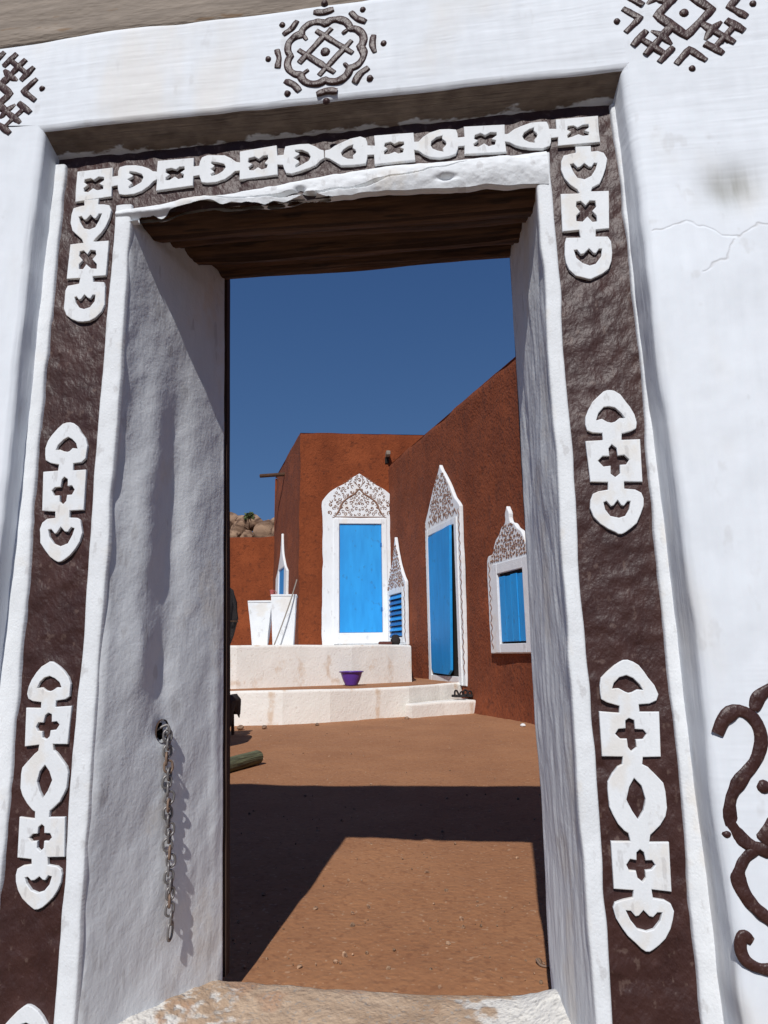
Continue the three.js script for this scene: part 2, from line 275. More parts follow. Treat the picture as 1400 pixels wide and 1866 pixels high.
// ================================================================== THE GATEWAY WALL
const gate = thing('gateway_wall', 'white plastered wall pierced by the open doorway with dark brown painted borders', 'wall');
const OUT = 0.065, TOPY = 2.354;
const wob = (a, k) => 0.004 * n3(a * 5, k, 1) + 0.0025 * n3(a * 17, k, 2);
const bulge = (x, y) => 0.03 * sstep(2.0, 1.5, y) * sstep(0.2, 0.38, x);
const zWall = (x, y) => OUT + bulge(x, y) + 0.007 * fbm(x * 2.6, y * 2.6, 1, 2) + 0.0028 * fbm(x * 11, y * 11, 3, 3) - 0.012 * Math.exp(-(((x - 0.577) / 0.07) ** 2 + ((y - 1.761) / 0.06) ** 2));
{ // outer skin, with its rounded arris and the sides of the recess
  const T = 2.086, TB = 2.04, R0 = 0.014, Lf = (y) => -0.975 + 0.006 * y, LBf = (y) => -0.975 + 0.009 * y, Rf = (y) => 0.4225 - 0.0197 * y + 0.009 * sstep(1.5, 2.0, y), RBf = (y) => 0.415 - 0.0185 * y;
  const uvw = (x, y) => [(x + 1.3) / 2.6, y / 2.6];
  // q: -1 at the back of the recess .. 0 arris .. 1 far edge of the wall
  const SOFT = [R0, 0.010, 0.016];
  const pull = (side, k, O = OUT) => { const sf = SOFT[side], rd = Math.max(0, (lerp(-0.02, O, k) - (O - sf)) / sf); return sf * (1 - Math.sqrt(Math.max(0, 1 - rd * rd))); };
  const point = (side, a, q) => {
    let x, y, z; const A = side === 1 ? lerp(-0.97, 0.40, a) : a * T;
    const Y = side === 1 ? T : a * T, L = Lf(Y), LB = LBf(Y), Rr = Rf(Y), RB = RBf(Y), O = OUT + (side === 2 ? bulge(0.45, Y) : 0);
    const fade = side === 1 ? sstep(0, 0.09, a) * sstep(0, 0.09, 1 - a) : sstep(0, 0.07, 1 - a);
    const ew = (side === 0 ? wob(A, 11) : side === 2 ? wob(A, 31) + 0.006 * n3(A * 3, 5, 5) : wob(A, 21)) * fade;
    if (q <= 0) { // recess face: back (z -0.02) to the arris
      const k = 1 + q, w = (ew * k + 0.004 * fbm(A * 4, k * 1.2, side, 3) * Math.min(1, k * 3) * fade);
      const xl = lerp(LB, L, k) - pull(0, k), xr = lerp(RB, Rr, k) + pull(2, k, O), yt = lerp(TB, T, k) + pull(1, k);
      if (side === 0) { x = xl + w; y = a * yt; } else if (side === 2) { x = xr + w; y = a * yt; } else { x = lerp(xl, xr, a); y = yt + w; }
      z = lerp(-0.02, O, k);
      const d = -q * 0.12;
      return [x, y, z, ...(side === 1 ? uvw(x, y - d) : uvw(x + (side ? -d : d), y))];
    }
    const e = Math.pow(q, 1.9), xl = L - SOFT[0], xr = Rr + SOFT[2], yt = T + SOFT[1];
    if (side === 0) { x = lerp(xl + ew, -3.4, e); y = lerp(a * yt, a * TOPY, e); } else if (side === 2) { x = lerp(xr + ew, 3.4, e); y = lerp(a * yt, a * TOPY, e); } else { y = lerp(yt + ew, TOPY, e); x = lerp(lerp(xl, xr, a), lerp(-3.4, 3.4, a), e); }
    z = lerp(O, zWall(x, y), sstep(0, 0.06, e * (side === 1 ? 0.27 : 2.5))) - 0.006 * sstep(TOPY - 0.02, TOPY, y);
    return [x, y, z, ...uvw(x, y)];
  };
  const qs = (t) => t < 0.22 ? -1 + t / 0.22 * (1 - 1e-9) : (t - 0.22) / 0.78;
  const gs = [0, 1, 2].map((side) => sheet(side === 1 ? 86 : 110, side === 1 ? 150 : 230, (s, t) => point(side, t, side === 1 ? -0.09 + 1.09 * s : qs(s))));
  part('plaster_face', gs, m.wall, gate);
  part('recess_soffit', sheet(26, 150, (s, t) => { const p = point(1, t, -1 + 0.91 * s); return [p[0], p[1], p[2], t, s]; }), m.soffit, gate, 'underside of the recess, mottled brown with a paler uneven strip along the back');
  // solid body behind the skin
  const body = [
    prism([[-3.4, 0.045], [-1.02, 0.045], [-1.02, -0.025], [-0.80, -0.025], [-0.70, -0.42], [-3.4, -0.42]], 0, 2.34),
    prism([[0.48, 0.045], [3.4, 0.045], [3.4, -0.42], [0.20, -0.42], [0.235, -0.025], [0.48, -0.025]], 0, 2.34),
    prism([[-1.02, -0.025], [0.48, -0.025], [0.48, -0.419], [-1.02, -0.419]], 2.06, 2.341), prism([[-1.03, 0.044], [0.49, 0.044], [0.49, -0.03], [-1.03, -0.03]], 2.13, 2.339),
    prism([[-3.4, 0.0], [3.4, 0.0], [3.4, -0.418], [-3.4, -0.418]], 2.33, 2.66),
  ];
  part('wall_body', body, m.mud, gate);
  // bare, unpainted top of the wall
  const prof = [[0.045, 2.325], [0.066, 2.350], [0.062, 2.42], [0.052, 2.50], [0.03, 2.60], [-0.02, 2.69], [-0.1, 2.75], [-0.22, 2.765], [-0.34, 2.73], [-0.44, 2.64], [-0.45, 2.4]];
  const cv = new THREE.CatmullRomCurve3(prof.map(([z, y]) => new THREE.Vector3(0, y, z)));
  const cg = sheet(420, 50, (s, t) => { const x = -3.42 + 6.84 * s, p = cv.getPoint(t), k = sstep(0, 0.12, t); return [x, p.y + wob(x, 41) * 1.6 * (1 - k) + k * 0.014 * fbm(x * 2.4, t * 4, 8, 4), p.z + 0.006 * fbm(x * 3, t * 8, 9, 4), x, t * 1.2]; });
  part('bare_wall_top', cg, m.coping, gate);
}
// ---- the brown border on the face of the recess
const zBand = (x, y) => 0.0035 * fbm(x * 14, y * 14, 5, 3) + 0.002 * n3(x * 45, y * 45, 2);
const band = sub('brown_border', gate);
{
  const s1 = (x0, x1, y0, y1, nx, ny) => sheet(nx, ny, (s, t) => { const x = lerp(x0, x1, s), y = lerp(y0, y1, t); return [x, y, zBand(x, y), x, y]; });
  part('clay_ground', [s1(-0.99, -0.765, 0, 2.07, 36, 340), s1(0.21, 0.43, 0, 2.07, 36, 340), s1(-0.765, 0.21, 1.875, 2.07, 160, 32)], m.band, band);
}
// ---- white motifs laid on it
const CROSS = [[0, -0.6], [0.15, -0.48], [0.17, -0.18], [0.42, -0.18], [0.56, 0], [0.42, 0.18], [0.17, 0.18], [0.16, 0.46], [0, 0.6], [-0.16, 0.46], [-0.17, 0.18], [-0.42, 0.18], [-0.56, 0], [-0.42, -0.18], [-0.17, -0.18], [-0.15, -0.48]];
const SMILE = [[-0.58, -0.26], [-0.44, -0.28], [-0.30, -0.10], [-0.18, -0.12], [0, -0.30], [0.18, -0.12], [0.30, -0.10], [0.44, -0.28], [0.58, -0.26], [0.5, 0.04], [0.28, 0.3], [0, 0.38], [-0.28, 0.3], [-0.5, 0.04]];
const DOME = [[-0.56, 0.16], [-0.46, -0.06], [-0.24, -0.28], [0, -0.36], [0.24, -0.28], [0.46, -0.06], [0.56, 0.16], [0.32, 0.14], [0.14, 0.26], [0, 0.3], [-0.14, 0.26], [-0.32, 0.14]];
const LENS = [[0, -0.72], [0.2, -0.42], [0.34, 0], [0.2, 0.42], [0, 0.72], [-0.2, 0.42], [-0.34, 0], [-0.2, -0.42]];
const ARCH = [[0, 0.07], [0.07, 0.22], [0.22, 0.43], [0.44, 0.66], [0.72, 0.85], [1.02, 0.97], [1.32, 1], [1.54, 0.93], [1.66, 0.72], [1.72, 0.34]];
const USH = [[0, 0.05], [0.04, 0.28], [0.16, 0.56], [0.38, 0.82], [0.68, 0.97], [1.0, 1], [1.5, 0.98], [1.7, 0.9], [1.72, 0.34]];
const TAP = [[0, 0.26], [0.16, 0.34], [0.36, 0.6], [0.64, 0.86], [1.0, 0.99], [1.4, 1], [1.66, 0.9], [1.72, 0.62], [1.74, 0.34]];
const OVAL = [[0, 0.34], [0.1, 0.5], [0.34, 0.72], [0.66, 0.94], [0.95, 1], [1.5, 1], [1.8, 0.9], [2.1, 0.7], [2.36, 0.46], [2.44, 0.34]];
const flip = (a) => a.map(([t, w]) => [a[a.length - 1][0] - t, w]).reverse();
const UNIT = {
  sq: [[[0, 0.34], [0, 1], [1.6, 1], [1.6, 0.34]], CROSS, 0], sx: [[[0, 0.34], [0, 1], [1.6, 1], [1.6, 0.34]], CROSS, Math.PI / 4],
  s0: [[[0, 0], [0, 1], [1.6, 1], [1.6, 0.34]], CROSS, Math.PI / 4], arch: [ARCH, DOME, 0, 0.98], shield: [flip(ARCH), SMILE, 0, 0.72], ush: [flip(USH), SMILE, 0, 0.8],
  tapShield: [flip(TAP), SMILE, 0, 0.76], tapArch: [TAP, DOME, 0, 0.98], oval: [OVAL, LENS, 0], neck: [[[0, 0.34], [0.26, 0.34]], null, 0],
};
// a chain of units from (x0, y0) to (x1, y1); w half width
function motif(units, x0, y0, x1, y1, w, extra = []) {
  const total = units.reduce((a, u) => a + UNIT[u][0][UNIT[u][0].length - 1][0], 0), len = Math.hypot(x1 - x0, y1 - y0), k = len / total, tx = (x1 - x0) / len, ty = (y1 - y0) / len, sd = rr(0, 50);
  const put = (t, a) => { const A = a * w * (1 + 0.09 * n3(t * 1.6, sd, a > 0 ? 1 : 2)), X = x0 + tx * t * k + ty * A, Y = y0 + ty * t * k - tx * A; return [X + 0.0024 * n3(X * 60, Y * 60, 3), Y + 0.0024 * n3(X * 60, Y * 60, 8)]; };
  const Rt = [], Lt = [], holes = []; let t0 = 0;
  for (const u of units) {
    const [pr, hl, turn, hc] = UNIT[u], lenU = pr[pr.length - 1][0];
    for (const [t, a] of pr) { Rt.push(put(t0 + t, -a)); Lt.push(put(t0 + t, a)); }
    if (hl) {
      const c = Math.cos(turn), s = Math.sin(turn), mid = hc ?? lenU / 2, sz = 0.98 * (1 + 0.08 * rr(-1, 1));
      holes.push(hole(hl.map(([a, t]) => [(a * c - t * s) * sz, (a * s + t * c) * sz]).map(([a, t]) => put(t0 + mid + t, a))));
    }
    t0 += lenU;
  }
  const ring = []; for (const q of [...Rt, ...Lt.reverse()]) { const l = ring[ring.length - 1]; if (!l || Math.hypot(q[0] - l[0], q[1] - l[1]) > 0.0032) ring.push(q); }
  if (Math.hypot(ring[0][0] - ring[ring.length - 1][0], ring[0][1] - ring[ring.length - 1][1]) < 0.0032) ring.pop();
  const sh = poly(ring); sh.holes = holes; return plate(sh, 0.0005, 0.0068, 0.0016);
}
{
  const add = (...a) => part('white_motif', motif(...a), m.motif, band);
  add(['s0', 'neck', 'tapShield', 'sx', 'neck', 'tapShield', 'sx', 'neck', 'tapShield'], -0.902, 1.966, -0.283, 1.987, 0.040);
  add(['tapArch', 'neck', 'sx', 'tapArch', 'neck', 'sx', 'tapArch', 'neck', 'sx'], -0.281, 1.987, 0.345, 1.984, 0.037);
  add(['neck', 'tapShield', 'sx', 'neck', 'ush'], -0.860, 1.925, -0.853, 1.602, 0.051);
  add(['neck', 'tapShield', 'sx', 'neck', 'ush'], 0.306, 1.944, 0.297, 1.618, 0.050);
  add(['arch', 'neck', 'sq', 'neck', 'shield'], -0.868, 1.357, -0.863, 1.041, 0.052);
  add(['arch', 'neck', 'sq', 'neck', 'shield'], 0.316, 1.363, 0.314, 1.060, 0.053);
  const long = ['arch', 'neck', 'sq', 'neck', 'oval', 'neck', 'sq', 'neck', 'shield'];
  add(long, -0.862, 0.829, -0.847, 0.357, 0.049); add(long, 0.304, 0.821, 0.300, 0.321, 0.052);
  add(['arch', 'neck', 'sq'], -0.850, 0.190, -0.846, 0.02, 0.050); add(['arch', 'neck', 'sq'], 0.298, 0.15, 0.298, 0.01, 0.050);
}
{ // ---- white plaster fillets either side of the brown border
  const strip = (xa, xb, y0, y1, z, k) => { // proud rounded strip, uneven edges
    const prof = [[0, -0.004], [0.02, z * 0.55], [0.08, z * 0.9], [0.2, z], [0.5, z * 1.05], [0.8, z], [0.92, z * 0.9], [0.98, z * 0.55], [1, -0.004]];
    return sheet(prof.length - 1, 260, (s, t) => { const p = prof[Math.round(s * (prof.length - 1))], y = lerp(y0, y1, t), a = xa(y) + 0.7 * wob(y, k), b = xb(y) + 0.7 * wob(y, k + 3), x = lerp(a, b, p[0]); return [x, y, p[1] + 0.002 * fbm(x * 30, y * 12, k, 3) + zBand(x, y) * 0.3, x, y]; });
  };
  part('white_fillet', strip(() => -0.985, (y) => -0.931 + 0.004 * Math.sin(y * 3), 0, 2.03, 0.010, 51), m.trim, gate);
  part('white_fillet', strip((y) => 0.381 - 0.006 * sstep(0.6, 0, y) - 0.008 * sstep(1.8, 2.05, y), () => 0.425, 0, 2.045, 0.010, 56), m.trim, gate);
  part('white_fillet', strip((y) => -0.796, (y) => -0.752, 0, 1.90, 0.010, 61), m.trim, gate);
  part('white_fillet', strip((y) => 0.199, (y) => 0.233, 0, 1.935, 0.010, 66), m.trim, gate);
}
// ---- jambs
{
  const dent = (y, d, cy, cd, ry, rd, a) => a * Math.exp(-(((y - cy) / ry) ** 2 + ((d - cd) / rd) ** 2));
  const left = sheet(130, 500, (s, t) => { // s: 0 front .. 1 back
    const y = 0.02 + 2.02 * t, d = s; let x = lerp(-0.757, -0.609 - 0.0335 * y, s), z = lerp(lerp(0.008, -0.03, sstep(1.85, 1.89, y)), -0.43, s);
    let n = 0.011 * fbm(y * 2.3, d * 1.6, 2, 3) + 0.0036 * fbm(y * 7, d * 4 - y * 4, 5, 3) + 0.0007 * fbm(y * 30, d * 16, 6, 2);
    n += dent(y, d, 1.13, 0.24, 0.19, 0.11, 0.013) - dent(y, d, 1.13, 0.50, 0.21, 0.11, 0.014) + dent(y, d, 0.84, 0.24, 0.10, 0.10, 0.010) - dent(y, d, 0.82, 0.44, 0.09, 0.09, 0.010);
    n += dent(y, d, 1.42, 0.3, 0.12, 0.1, 0.008) - dent(y, d, 1.4, 0.5, 0.15, 0.1, 0.006);
    n -= 0.008 * Math.exp(-(((y - 0.668) / 0.026) ** 2 + ((d - 0.445) / 0.05) ** 2));                                    // socket the chain hangs from
    n += dent(y, d, 0.62, 0.9, 0.35, 0.05, 0.004);
    n *= sstep(0, 0.06, s) * (1 - 0.75 * sstep(0.93, 1, s));
    const rnd0 = Math.max(0, 1 - s / 0.03), back = Math.max(0, (s - 0.965) / 0.035);
    x += 0.943 * n - 0.004 * rnd0 * rnd0 - 0.010 * back * back + 0.004 * n3(y * 6, 2, 2) * (1 - sstep(0, 0.2, s)); z += 0.33 * n;
    return [x, y, z, z * 1.05 + 0.3, y];
  });
  const right = sheet(90, 400, (s, t) => {
    const y = 0.02 + 2.02 * t, d = s; let x = lerp(0.203, 0.171, s), z = lerp(lerp(0.008, -0.03, sstep(1.85, 1.89, y)), -0.43, s);
    let n = 0.006 * fbm(y * 2.6, d * 1.4, 22, 3) + 0.0045 * fbm(y * 6, d * 5, 25, 3) + 0.002 * fbm(y * 12, d * 22, 26, 2);
    n += dent(y, d, 1.22, 0.35, 0.10, 0.18, 0.008) - dent(y, d, 1.30, 0.8, 0.2, 0.1, 0.006);
    n *= sstep(0, 0.06, s) * (1 - 0.6 * sstep(0.93, 1, s));
    const rnd0 = Math.max(0, 1 - s / 0.03), back = Math.max(0, (s - 0.965) / 0.035);
    x += -n + 0.004 * rnd0 * rnd0 + 0.008 * back * back; 
    return [x, y, z, z * 1.05 + 0.77, y + 0.37];
  });
  { // the socket that the chain hangs from: an opening in the plaster with a dark earthen pocket behind
    const ix = left.index.array, p = left.attributes.position, keep = [];
    for (let i = 0; i < ix.length; i += 3) { let y = 0, z = 0; for (let k = 0; k < 3; k++) { y += p.getY(ix[i + k]) / 3; z += p.getZ(ix[i + k]) / 3; } if (((y - 0.668) / 0.0195) ** 2 + ((z + 0.187) / 0.0125) ** 2 > 1) keep.push(ix[i], ix[i + 1], ix[i + 2]); }
    left.setIndex(keep); left.computeVertexNormals();
    const c = new THREE.SphereGeometry(1, 24, 16, 0, Math.PI * 2, 0, Math.PI / 2); c.rotateZ(Math.PI / 2); c.scale(0.06, 0.026, 0.02); c.rotateY(-0.33); c.translate(-0.696, 0.668, -0.189); part('chain_socket', c, m.oldPost, gate);
  }
  part('jamb', left, m.plaster, gate); part('jamb', right, m.plaster, gate);
}
// ---- lintel: white plaster lip with a long crack, poles behind it
{
  const crackY = (x) => 1.897 + 0.012 * Math.sin(x * 7 + 1) + 0.008 * n3(x * 9, 3, 1) + 0.004 * n3(x * 31, 5, 2) + 0.02 * sstep(-0.1, 0.2, x);
  const bot = (x) => 1.853 + 0.013 * sstep(-0.72, -0.58, x) - 0.014 * sstep(-0.2, 0.2, x) * 0.6 + 0.006 * n3(x * 7, 2, 2) + 0.004 * n3(x * 22, 4, 2);
  const lip = sheet(560, 96, (s, t) => {
    const x = lerp(-0.79, 0.225, s), top = lerp(1.888, 1.941, sstep(-0.8, -0.1, x)) + 0.004 * n3(x * 8, 1, 1), b = bot(x);
    let y, z;
    if (t < 0.62) { const k = t / 0.62; y = lerp(top, b, k); z = -0.002 + 0.012 * Math.sqrt(Math.sin(Math.min(1, k * 4) * Math.PI / 2)) + 0.009 * Math.sin(Math.PI * k) * (0.6 + 0.6 * sstep(-0.5, 0.1, x)); }
    else { const k = (t - 0.62) / 0.38, a = k * Math.PI * 0.62; y = b + 0.004 - 0.006 * Math.sin(a * 1.1) + 0.03 * k * k; z = 0.010 - 0.036 * k; }
    z += 0.004 * fbm(x * 12, y * 22, 3, 4) + 0.002 * fbm(x * 50, y * 60, 5, 2);
    if (t < 0.62) {
      const open = sstep(-0.74, -0.62, x) * (1 - sstep(0.12, 0.2, x)), cd = Math.abs(y - crackY(x));
      const wid = 0.0034 + 0.004 * sstep(0.3, 0.8, n3(x * 12, 8, 1)) + 0.006 * Math.exp(-(((x + 0.36) / 0.035) ** 2));
      z -= open * 0.045 * Math.sqrt(Math.max(0, 1 - cd / wid)) * sstep(-0.8, -0.3, n3(x * 13, 3, 4));
      z -= 0.02 * Math.exp(-(((x + 0.34) / 0.012) ** 2 + ((y - 1.895) / 0.008) ** 2)) + 0.014 * Math.exp(-(((x - 0.0) / 0.02) ** 2 + ((y - 1.885) / 0.006) ** 2));
      z += 0.006 * sstep(0.003, 0.0, y - crackY(x)) * open;                                 // lower slab sags forward
      if (x < -0.55) z -= 0.012 * sstep(-0.55, -0.7, x) * sstep(1.875, 1.86, y);
    }
    return [x, y, z, x, y];
  });
  { // plaster really gone along the crack and along the broken lower left edge: the dark pole shows through
    const ix = lip.index.array, p = lip.attributes.position, keep = [];
    for (let i = 0; i < ix.length; i += 3) {
      let x = 0, y = 0, z = 0; for (let k = 0; k < 3; k++) { x += p.getX(ix[i + k]) / 3; y += p.getY(ix[i + k]) / 3; z += p.getZ(ix[i + k]) / 3; }
      const wid = (0.0013 + 0.0016 * sstep(0, 0.7, n3(x * 12, 8, 1)) + 0.004 * Math.exp(-(((x + 0.36) / 0.03) ** 2))) * sstep(-0.72, -0.6, x) * (1 - sstep(0.1, 0.2, x)) * sstep(-0.75, -0.4, n3(x * 13, 3, 4));
      const gone = 0.004 + 0.024 * sstep(-0.30, -0.62, x) * (0.55 + 0.75 * fbm(x * 14, 2, 7, 3)) + 0.006 * n3(x * 40, 1, 3);
      if (Math.abs(y - crackY(x)) < wid || (x < -0.26 && x > -0.735 && y < bot(x) + gone)) continue;
      keep.push(ix[i], ix[i + 1], ix[i + 2]);
    }
    lip.setIndex(keep); lip.computeVertexNormals();
  }
  const lintel = sub('lintel', gate);
  part('plaster_lip', lip, m.trim, lintel);
  // the splintered lower edge of the front pole, bare where plaster has dropped off
  const pole = (y, z, r, xa, xb, k) => { const g = new THREE.CylinderGeometry(r, r, xb - xa, 32, 110, false); g.rotateZ(Math.PI / 2); g.translate((xa + xb) / 2, 0, 0); const p = g.attributes.position, u = g.attributes.uv; for (let i = 0; i < p.count; i++) { const x = p.getX(i), a = Math.atan2(p.getZ(i), p.getY(i)), q = 1 + 0.22 * fbm(x * 2.4, Math.cos(a) * 1.5 + k * 5, Math.sin(a) * 1.5, 4) + 0.07 * n3(x * 4, Math.cos(a) * 6, Math.sin(a) * 6 + k); p.setXYZ(i, x, y + p.getY(i) * q + 0.012 * n3(x * 2, k, 3), z + p.getZ(i) * q + 0.008 * n3(x * 2, k, 9)); u.setXY(i, x, a * r + k * 0.13); } return toCreasedNormals(mergeVertices(g), 1.2); };
  part('lintel_pole', pole(1.914, -0.082, 0.056, -0.80, 0.26, 1), m.wood, lintel);
  part('lintel_pole', pole(1.958, -0.150, 0.064, -0.80, 0.26, 2), m.wood, lintel);
  part('lintel_pole', pole(1.966, -0.262, 0.058, -0.80, 0.26, 3), m.wood, lintel);
  part('lintel_pole', pole(1.992, -0.345, 0.050, -0.80, 0.26, 4), m.wood, lintel);
  part('lintel_pole', pole(1.984, -0.412, 0.044, -0.80, 0.26, 5), m.wood, lintel);
  part('lintel_packing', prism([[-0.85, -0.03], [0.28, -0.03], [0.28, -0.415], [-0.85, -0.415]], 1.99, 2.058), m.mud, lintel);
}
// ---- dark timber frame on the yard side, whose edges just show
{
  const fr = sub('door_frame', gate);
  part('post', lump(0.09, 1.95, 0.03, { seg: 0.05, r: 0.006, amp: 0.003, at: [-0.686, 1.03, -0.452] }).translate(0.686, -1.03, 0).rotateZ(0.0335).translate(-0.689, 1.03, 0), m.oldPost, fr);
  part('post', lump(0.09, 1.95, 0.03, { seg: 0.05, r: 0.006, amp: 0.003, at: [0.219, 1.03, -0.449] }), m.oldPost, fr);
}
// ---- worn sill
{
  const g = sheet(150, 90, (s, t) => { // t: 0 yard side .. 1 outside
    const x = lerp(-0.80, 0.24, s), back = -0.405 + 0.02 * Math.sin((s - 0.2) * 4) + 0.006 * n3(x * 9, 1, 1);
    let y, z; const k = (t - 0.16) / 0.66;
    if (t < 0.16) { const q = t / 0.16; y = lerp(-0.02, 0.072, q); z = back - 0.012 * (1 - q); }
    else if (t < 0.82) { z = lerp(back, 0.075, k); y = 0.078 - 0.008 * Math.exp(-k * 14); }
    else { const q = (t - 0.82) / 0.18; z = 0.075 + 0.015 * q; y = lerp(0.078, -0.03, q); }
    if (t >= 0.12 && t < 0.85) {
      const jl = lerp(-0.757, -0.617, clamp(-z / 0.43)), jr = lerp(0.203, 0.171, clamp(-z / 0.43));
      const ed = Math.max(sstep(0.13, 0, x - jl) * (0.6 + 0.5 * n3(z * 9, 3, 2)) * sstep(-0.42, -0.2, z), sstep(0.09, 0, jr - x) * (0.7 + 0.4 * n3(z * 9, 6, 2)) * sstep(-0.45, -0.3, z));
      y += 0.035 * ed + 0.005 * fbm(x * 7, z * 7, 3, 4) + 0.003 * fbm(x * 28, z * 28, 6, 3) - 0.005 * Math.exp(-(((x + 0.2) / 0.25) ** 2)) * sstep(-0.1, -0.4, z);
    }
    return [x, y, z, s, t * 0.75];
  });
  part('worn_sill', g, m.sill, gate);
}
// ---- clay emblems on the wall face
const zf = (x, y) => zWall(x, y);
function emblem(name, label, build) { const g = sub(name, gate); g.userData.label = label; build((nm, geo) => part(nm, geo, m.clay, g)); }
const P2 = (cx, cy, r, a) => [cx + r * Math.cos(a), cy + r * Math.sin(a)];
const dot = (x, y, r) => { const n = 12, g = sheet(n, 4, (s, t) => { const a = s * Math.PI * 2, q = r * (1 - t) * (1 + 0.1 * n3(Math.cos(a) * 2 + x * 40, Math.sin(a) * 2 + y * 40, 1)), X = x + q * Math.cos(a), Y = y + q * Math.sin(a); return [X, Y, zf(X, Y) - 0.0015 + 0.0065 * Math.sqrt(1 - (1 - t) ** 2), X, Y]; }); return g; };
const stroke = (pts, w, n = 14, h = 0.0065) => ridge(pts.length > 2 ? spline(pts, n) : Array.from({ length: 9 }, (_, i) => [lerp(pts[0][0], pts[1][0], i / 8), lerp(pts[0][1], pts[1][1], i / 8)]), w, h, zf, false, 0.82);
const bent = (pts, w) => { const o = []; for (let i = 0; i < pts.length - 1; i++) for (let k = 0; k < 6; k++) o.push([lerp(pts[i][0], pts[i + 1][0], k / 6), lerp(pts[i][1], pts[i + 1][1], k / 6)]); o.push(pts[pts.length - 1]); return ridge(o, w, 0.0065, zf, false, 0.86); };
emblem('flower_emblem', 'round flower emblem over the middle of the doorway', (add) => {
  const cx = -0.2705, cy = 2.2135, ring = [];
  for (let i = 0; i < 160; i++) { const a = i / 160 * Math.PI * 2 + 0.05; const r = 0.084 + 0.015 * Math.pow(Math.abs(Math.sin(4 * (a - 0.39 + 0.39))), 0.6) - 0.006; ring.push([cx + r * Math.cos(a) * 1.02, cy + r * Math.sin(a) * 0.98]); }
  add('scalloped_ring', ridge(ring, 0.0195, 0.0065, zf, true));
  for (let k = 0; k < 4; k++) { const a = Math.PI / 4 + k * Math.PI / 2 + 0.06, nx = Math.cos(a), ny = Math.sin(a), d = 0.032, l = 0.058; add('lattice_bar', stroke([[cx + nx * d - ny * l, cy + ny * d + nx * l], [cx + nx * d + ny * l, cy + ny * d - nx * l]], 0.0165)); }
  add('centre_dot', dot(cx, cy, 0.0135));
  for (let k = 0; k < 4; k++) { const a = Math.PI / 4 + k * Math.PI / 2 + 0.06; add('petal_notch', stroke([P2(cx, cy, 0.075, a - 0.05), P2(cx, cy, 0.060, a)], 0.012)); }
  for (let k = 0; k < 8; k++) { const a = k * Math.PI / 4 + 0.04; add('chevron', stroke([P2(cx, cy, 0.118, a - 0.21), P2(cx, cy, 0.111, a), P2(cx, cy, 0.118, a + 0.21)], 0.017)); add('dot', dot(...P2(cx, cy, 0.137, a - 0.02 + (k % 2) * 0.06), 0.0085)); }
});
function starEmblem(label, cx, cy) {
  emblem('star_emblem', label, (add) => {
    const E = 1.045, d = 0.058; add('diamond', (() => { const o = []; const c = [[d, 0], [0, d], [-d, 0], [0, -d]]; for (let i = 0; i < 4; i++) for (let k = 0; k < 8; k++) o.push([cx + lerp(c[i][0], c[(i + 1) % 4][0], k / 8), cy + lerp(c[i][1], c[(i + 1) % 4][1], k / 8)]); return ridge(o, 0.021, 0.0065, zf, true); })());
    add('centre_dot', dot(cx, cy, 0.012));
    for (let k = 0; k < 4; k++) {
      const a = k * Math.PI / 2 + Math.PI / 4 + 0.03, ux = Math.cos(a), uy = Math.sin(a), at = (r, s) => [cx + E * (ux * r - uy * s), cy + E * (uy * r + ux * s)];
      add('arrow_head', bent([at(0.045, 0), at(0.070, 0)], 0.022)); add('arrow_head', ridge([at(0.074, -0.027), at(0.072, -0.014), at(0.069, 0), at(0.072, 0.014), at(0.074, 0.027)], 0.021, 0.0065, zf, false, 0.4));
      add('stem', bent([at(0.072, 0), at(0.126, 0)], 0.017)); add('cross_bar', bent([at(0.101, -0.034), at(0.101, 0.034)], 0.016));
      for (const s of [-1, 1]) add('end_bar', bent([at(0.079, s * 0.034), at(0.124, s * 0.034)], 0.018));
      const b = k * Math.PI / 2 + 0.02, vx = Math.cos(b), vy = Math.sin(b), at2 = (r, s) => [cx + E * (vx * r - vy * s), cy + E * (vy * r + vx * s)];
      add('chevron', bent([at2(0.122, 0.030), at2(0.090, 0), at2(0.122, -0.030)], 0.0165)); add('dot', dot(...at2(0.137, 0), 0.0085));
    }
  });
}
starEmblem('star emblem right of the doorway, cut by the top edge of the photo', 0.5306, 2.2041);
starEmblem('star emblem left of the doorway, cut by the left edge of the photo', -1.1187, 2.198);
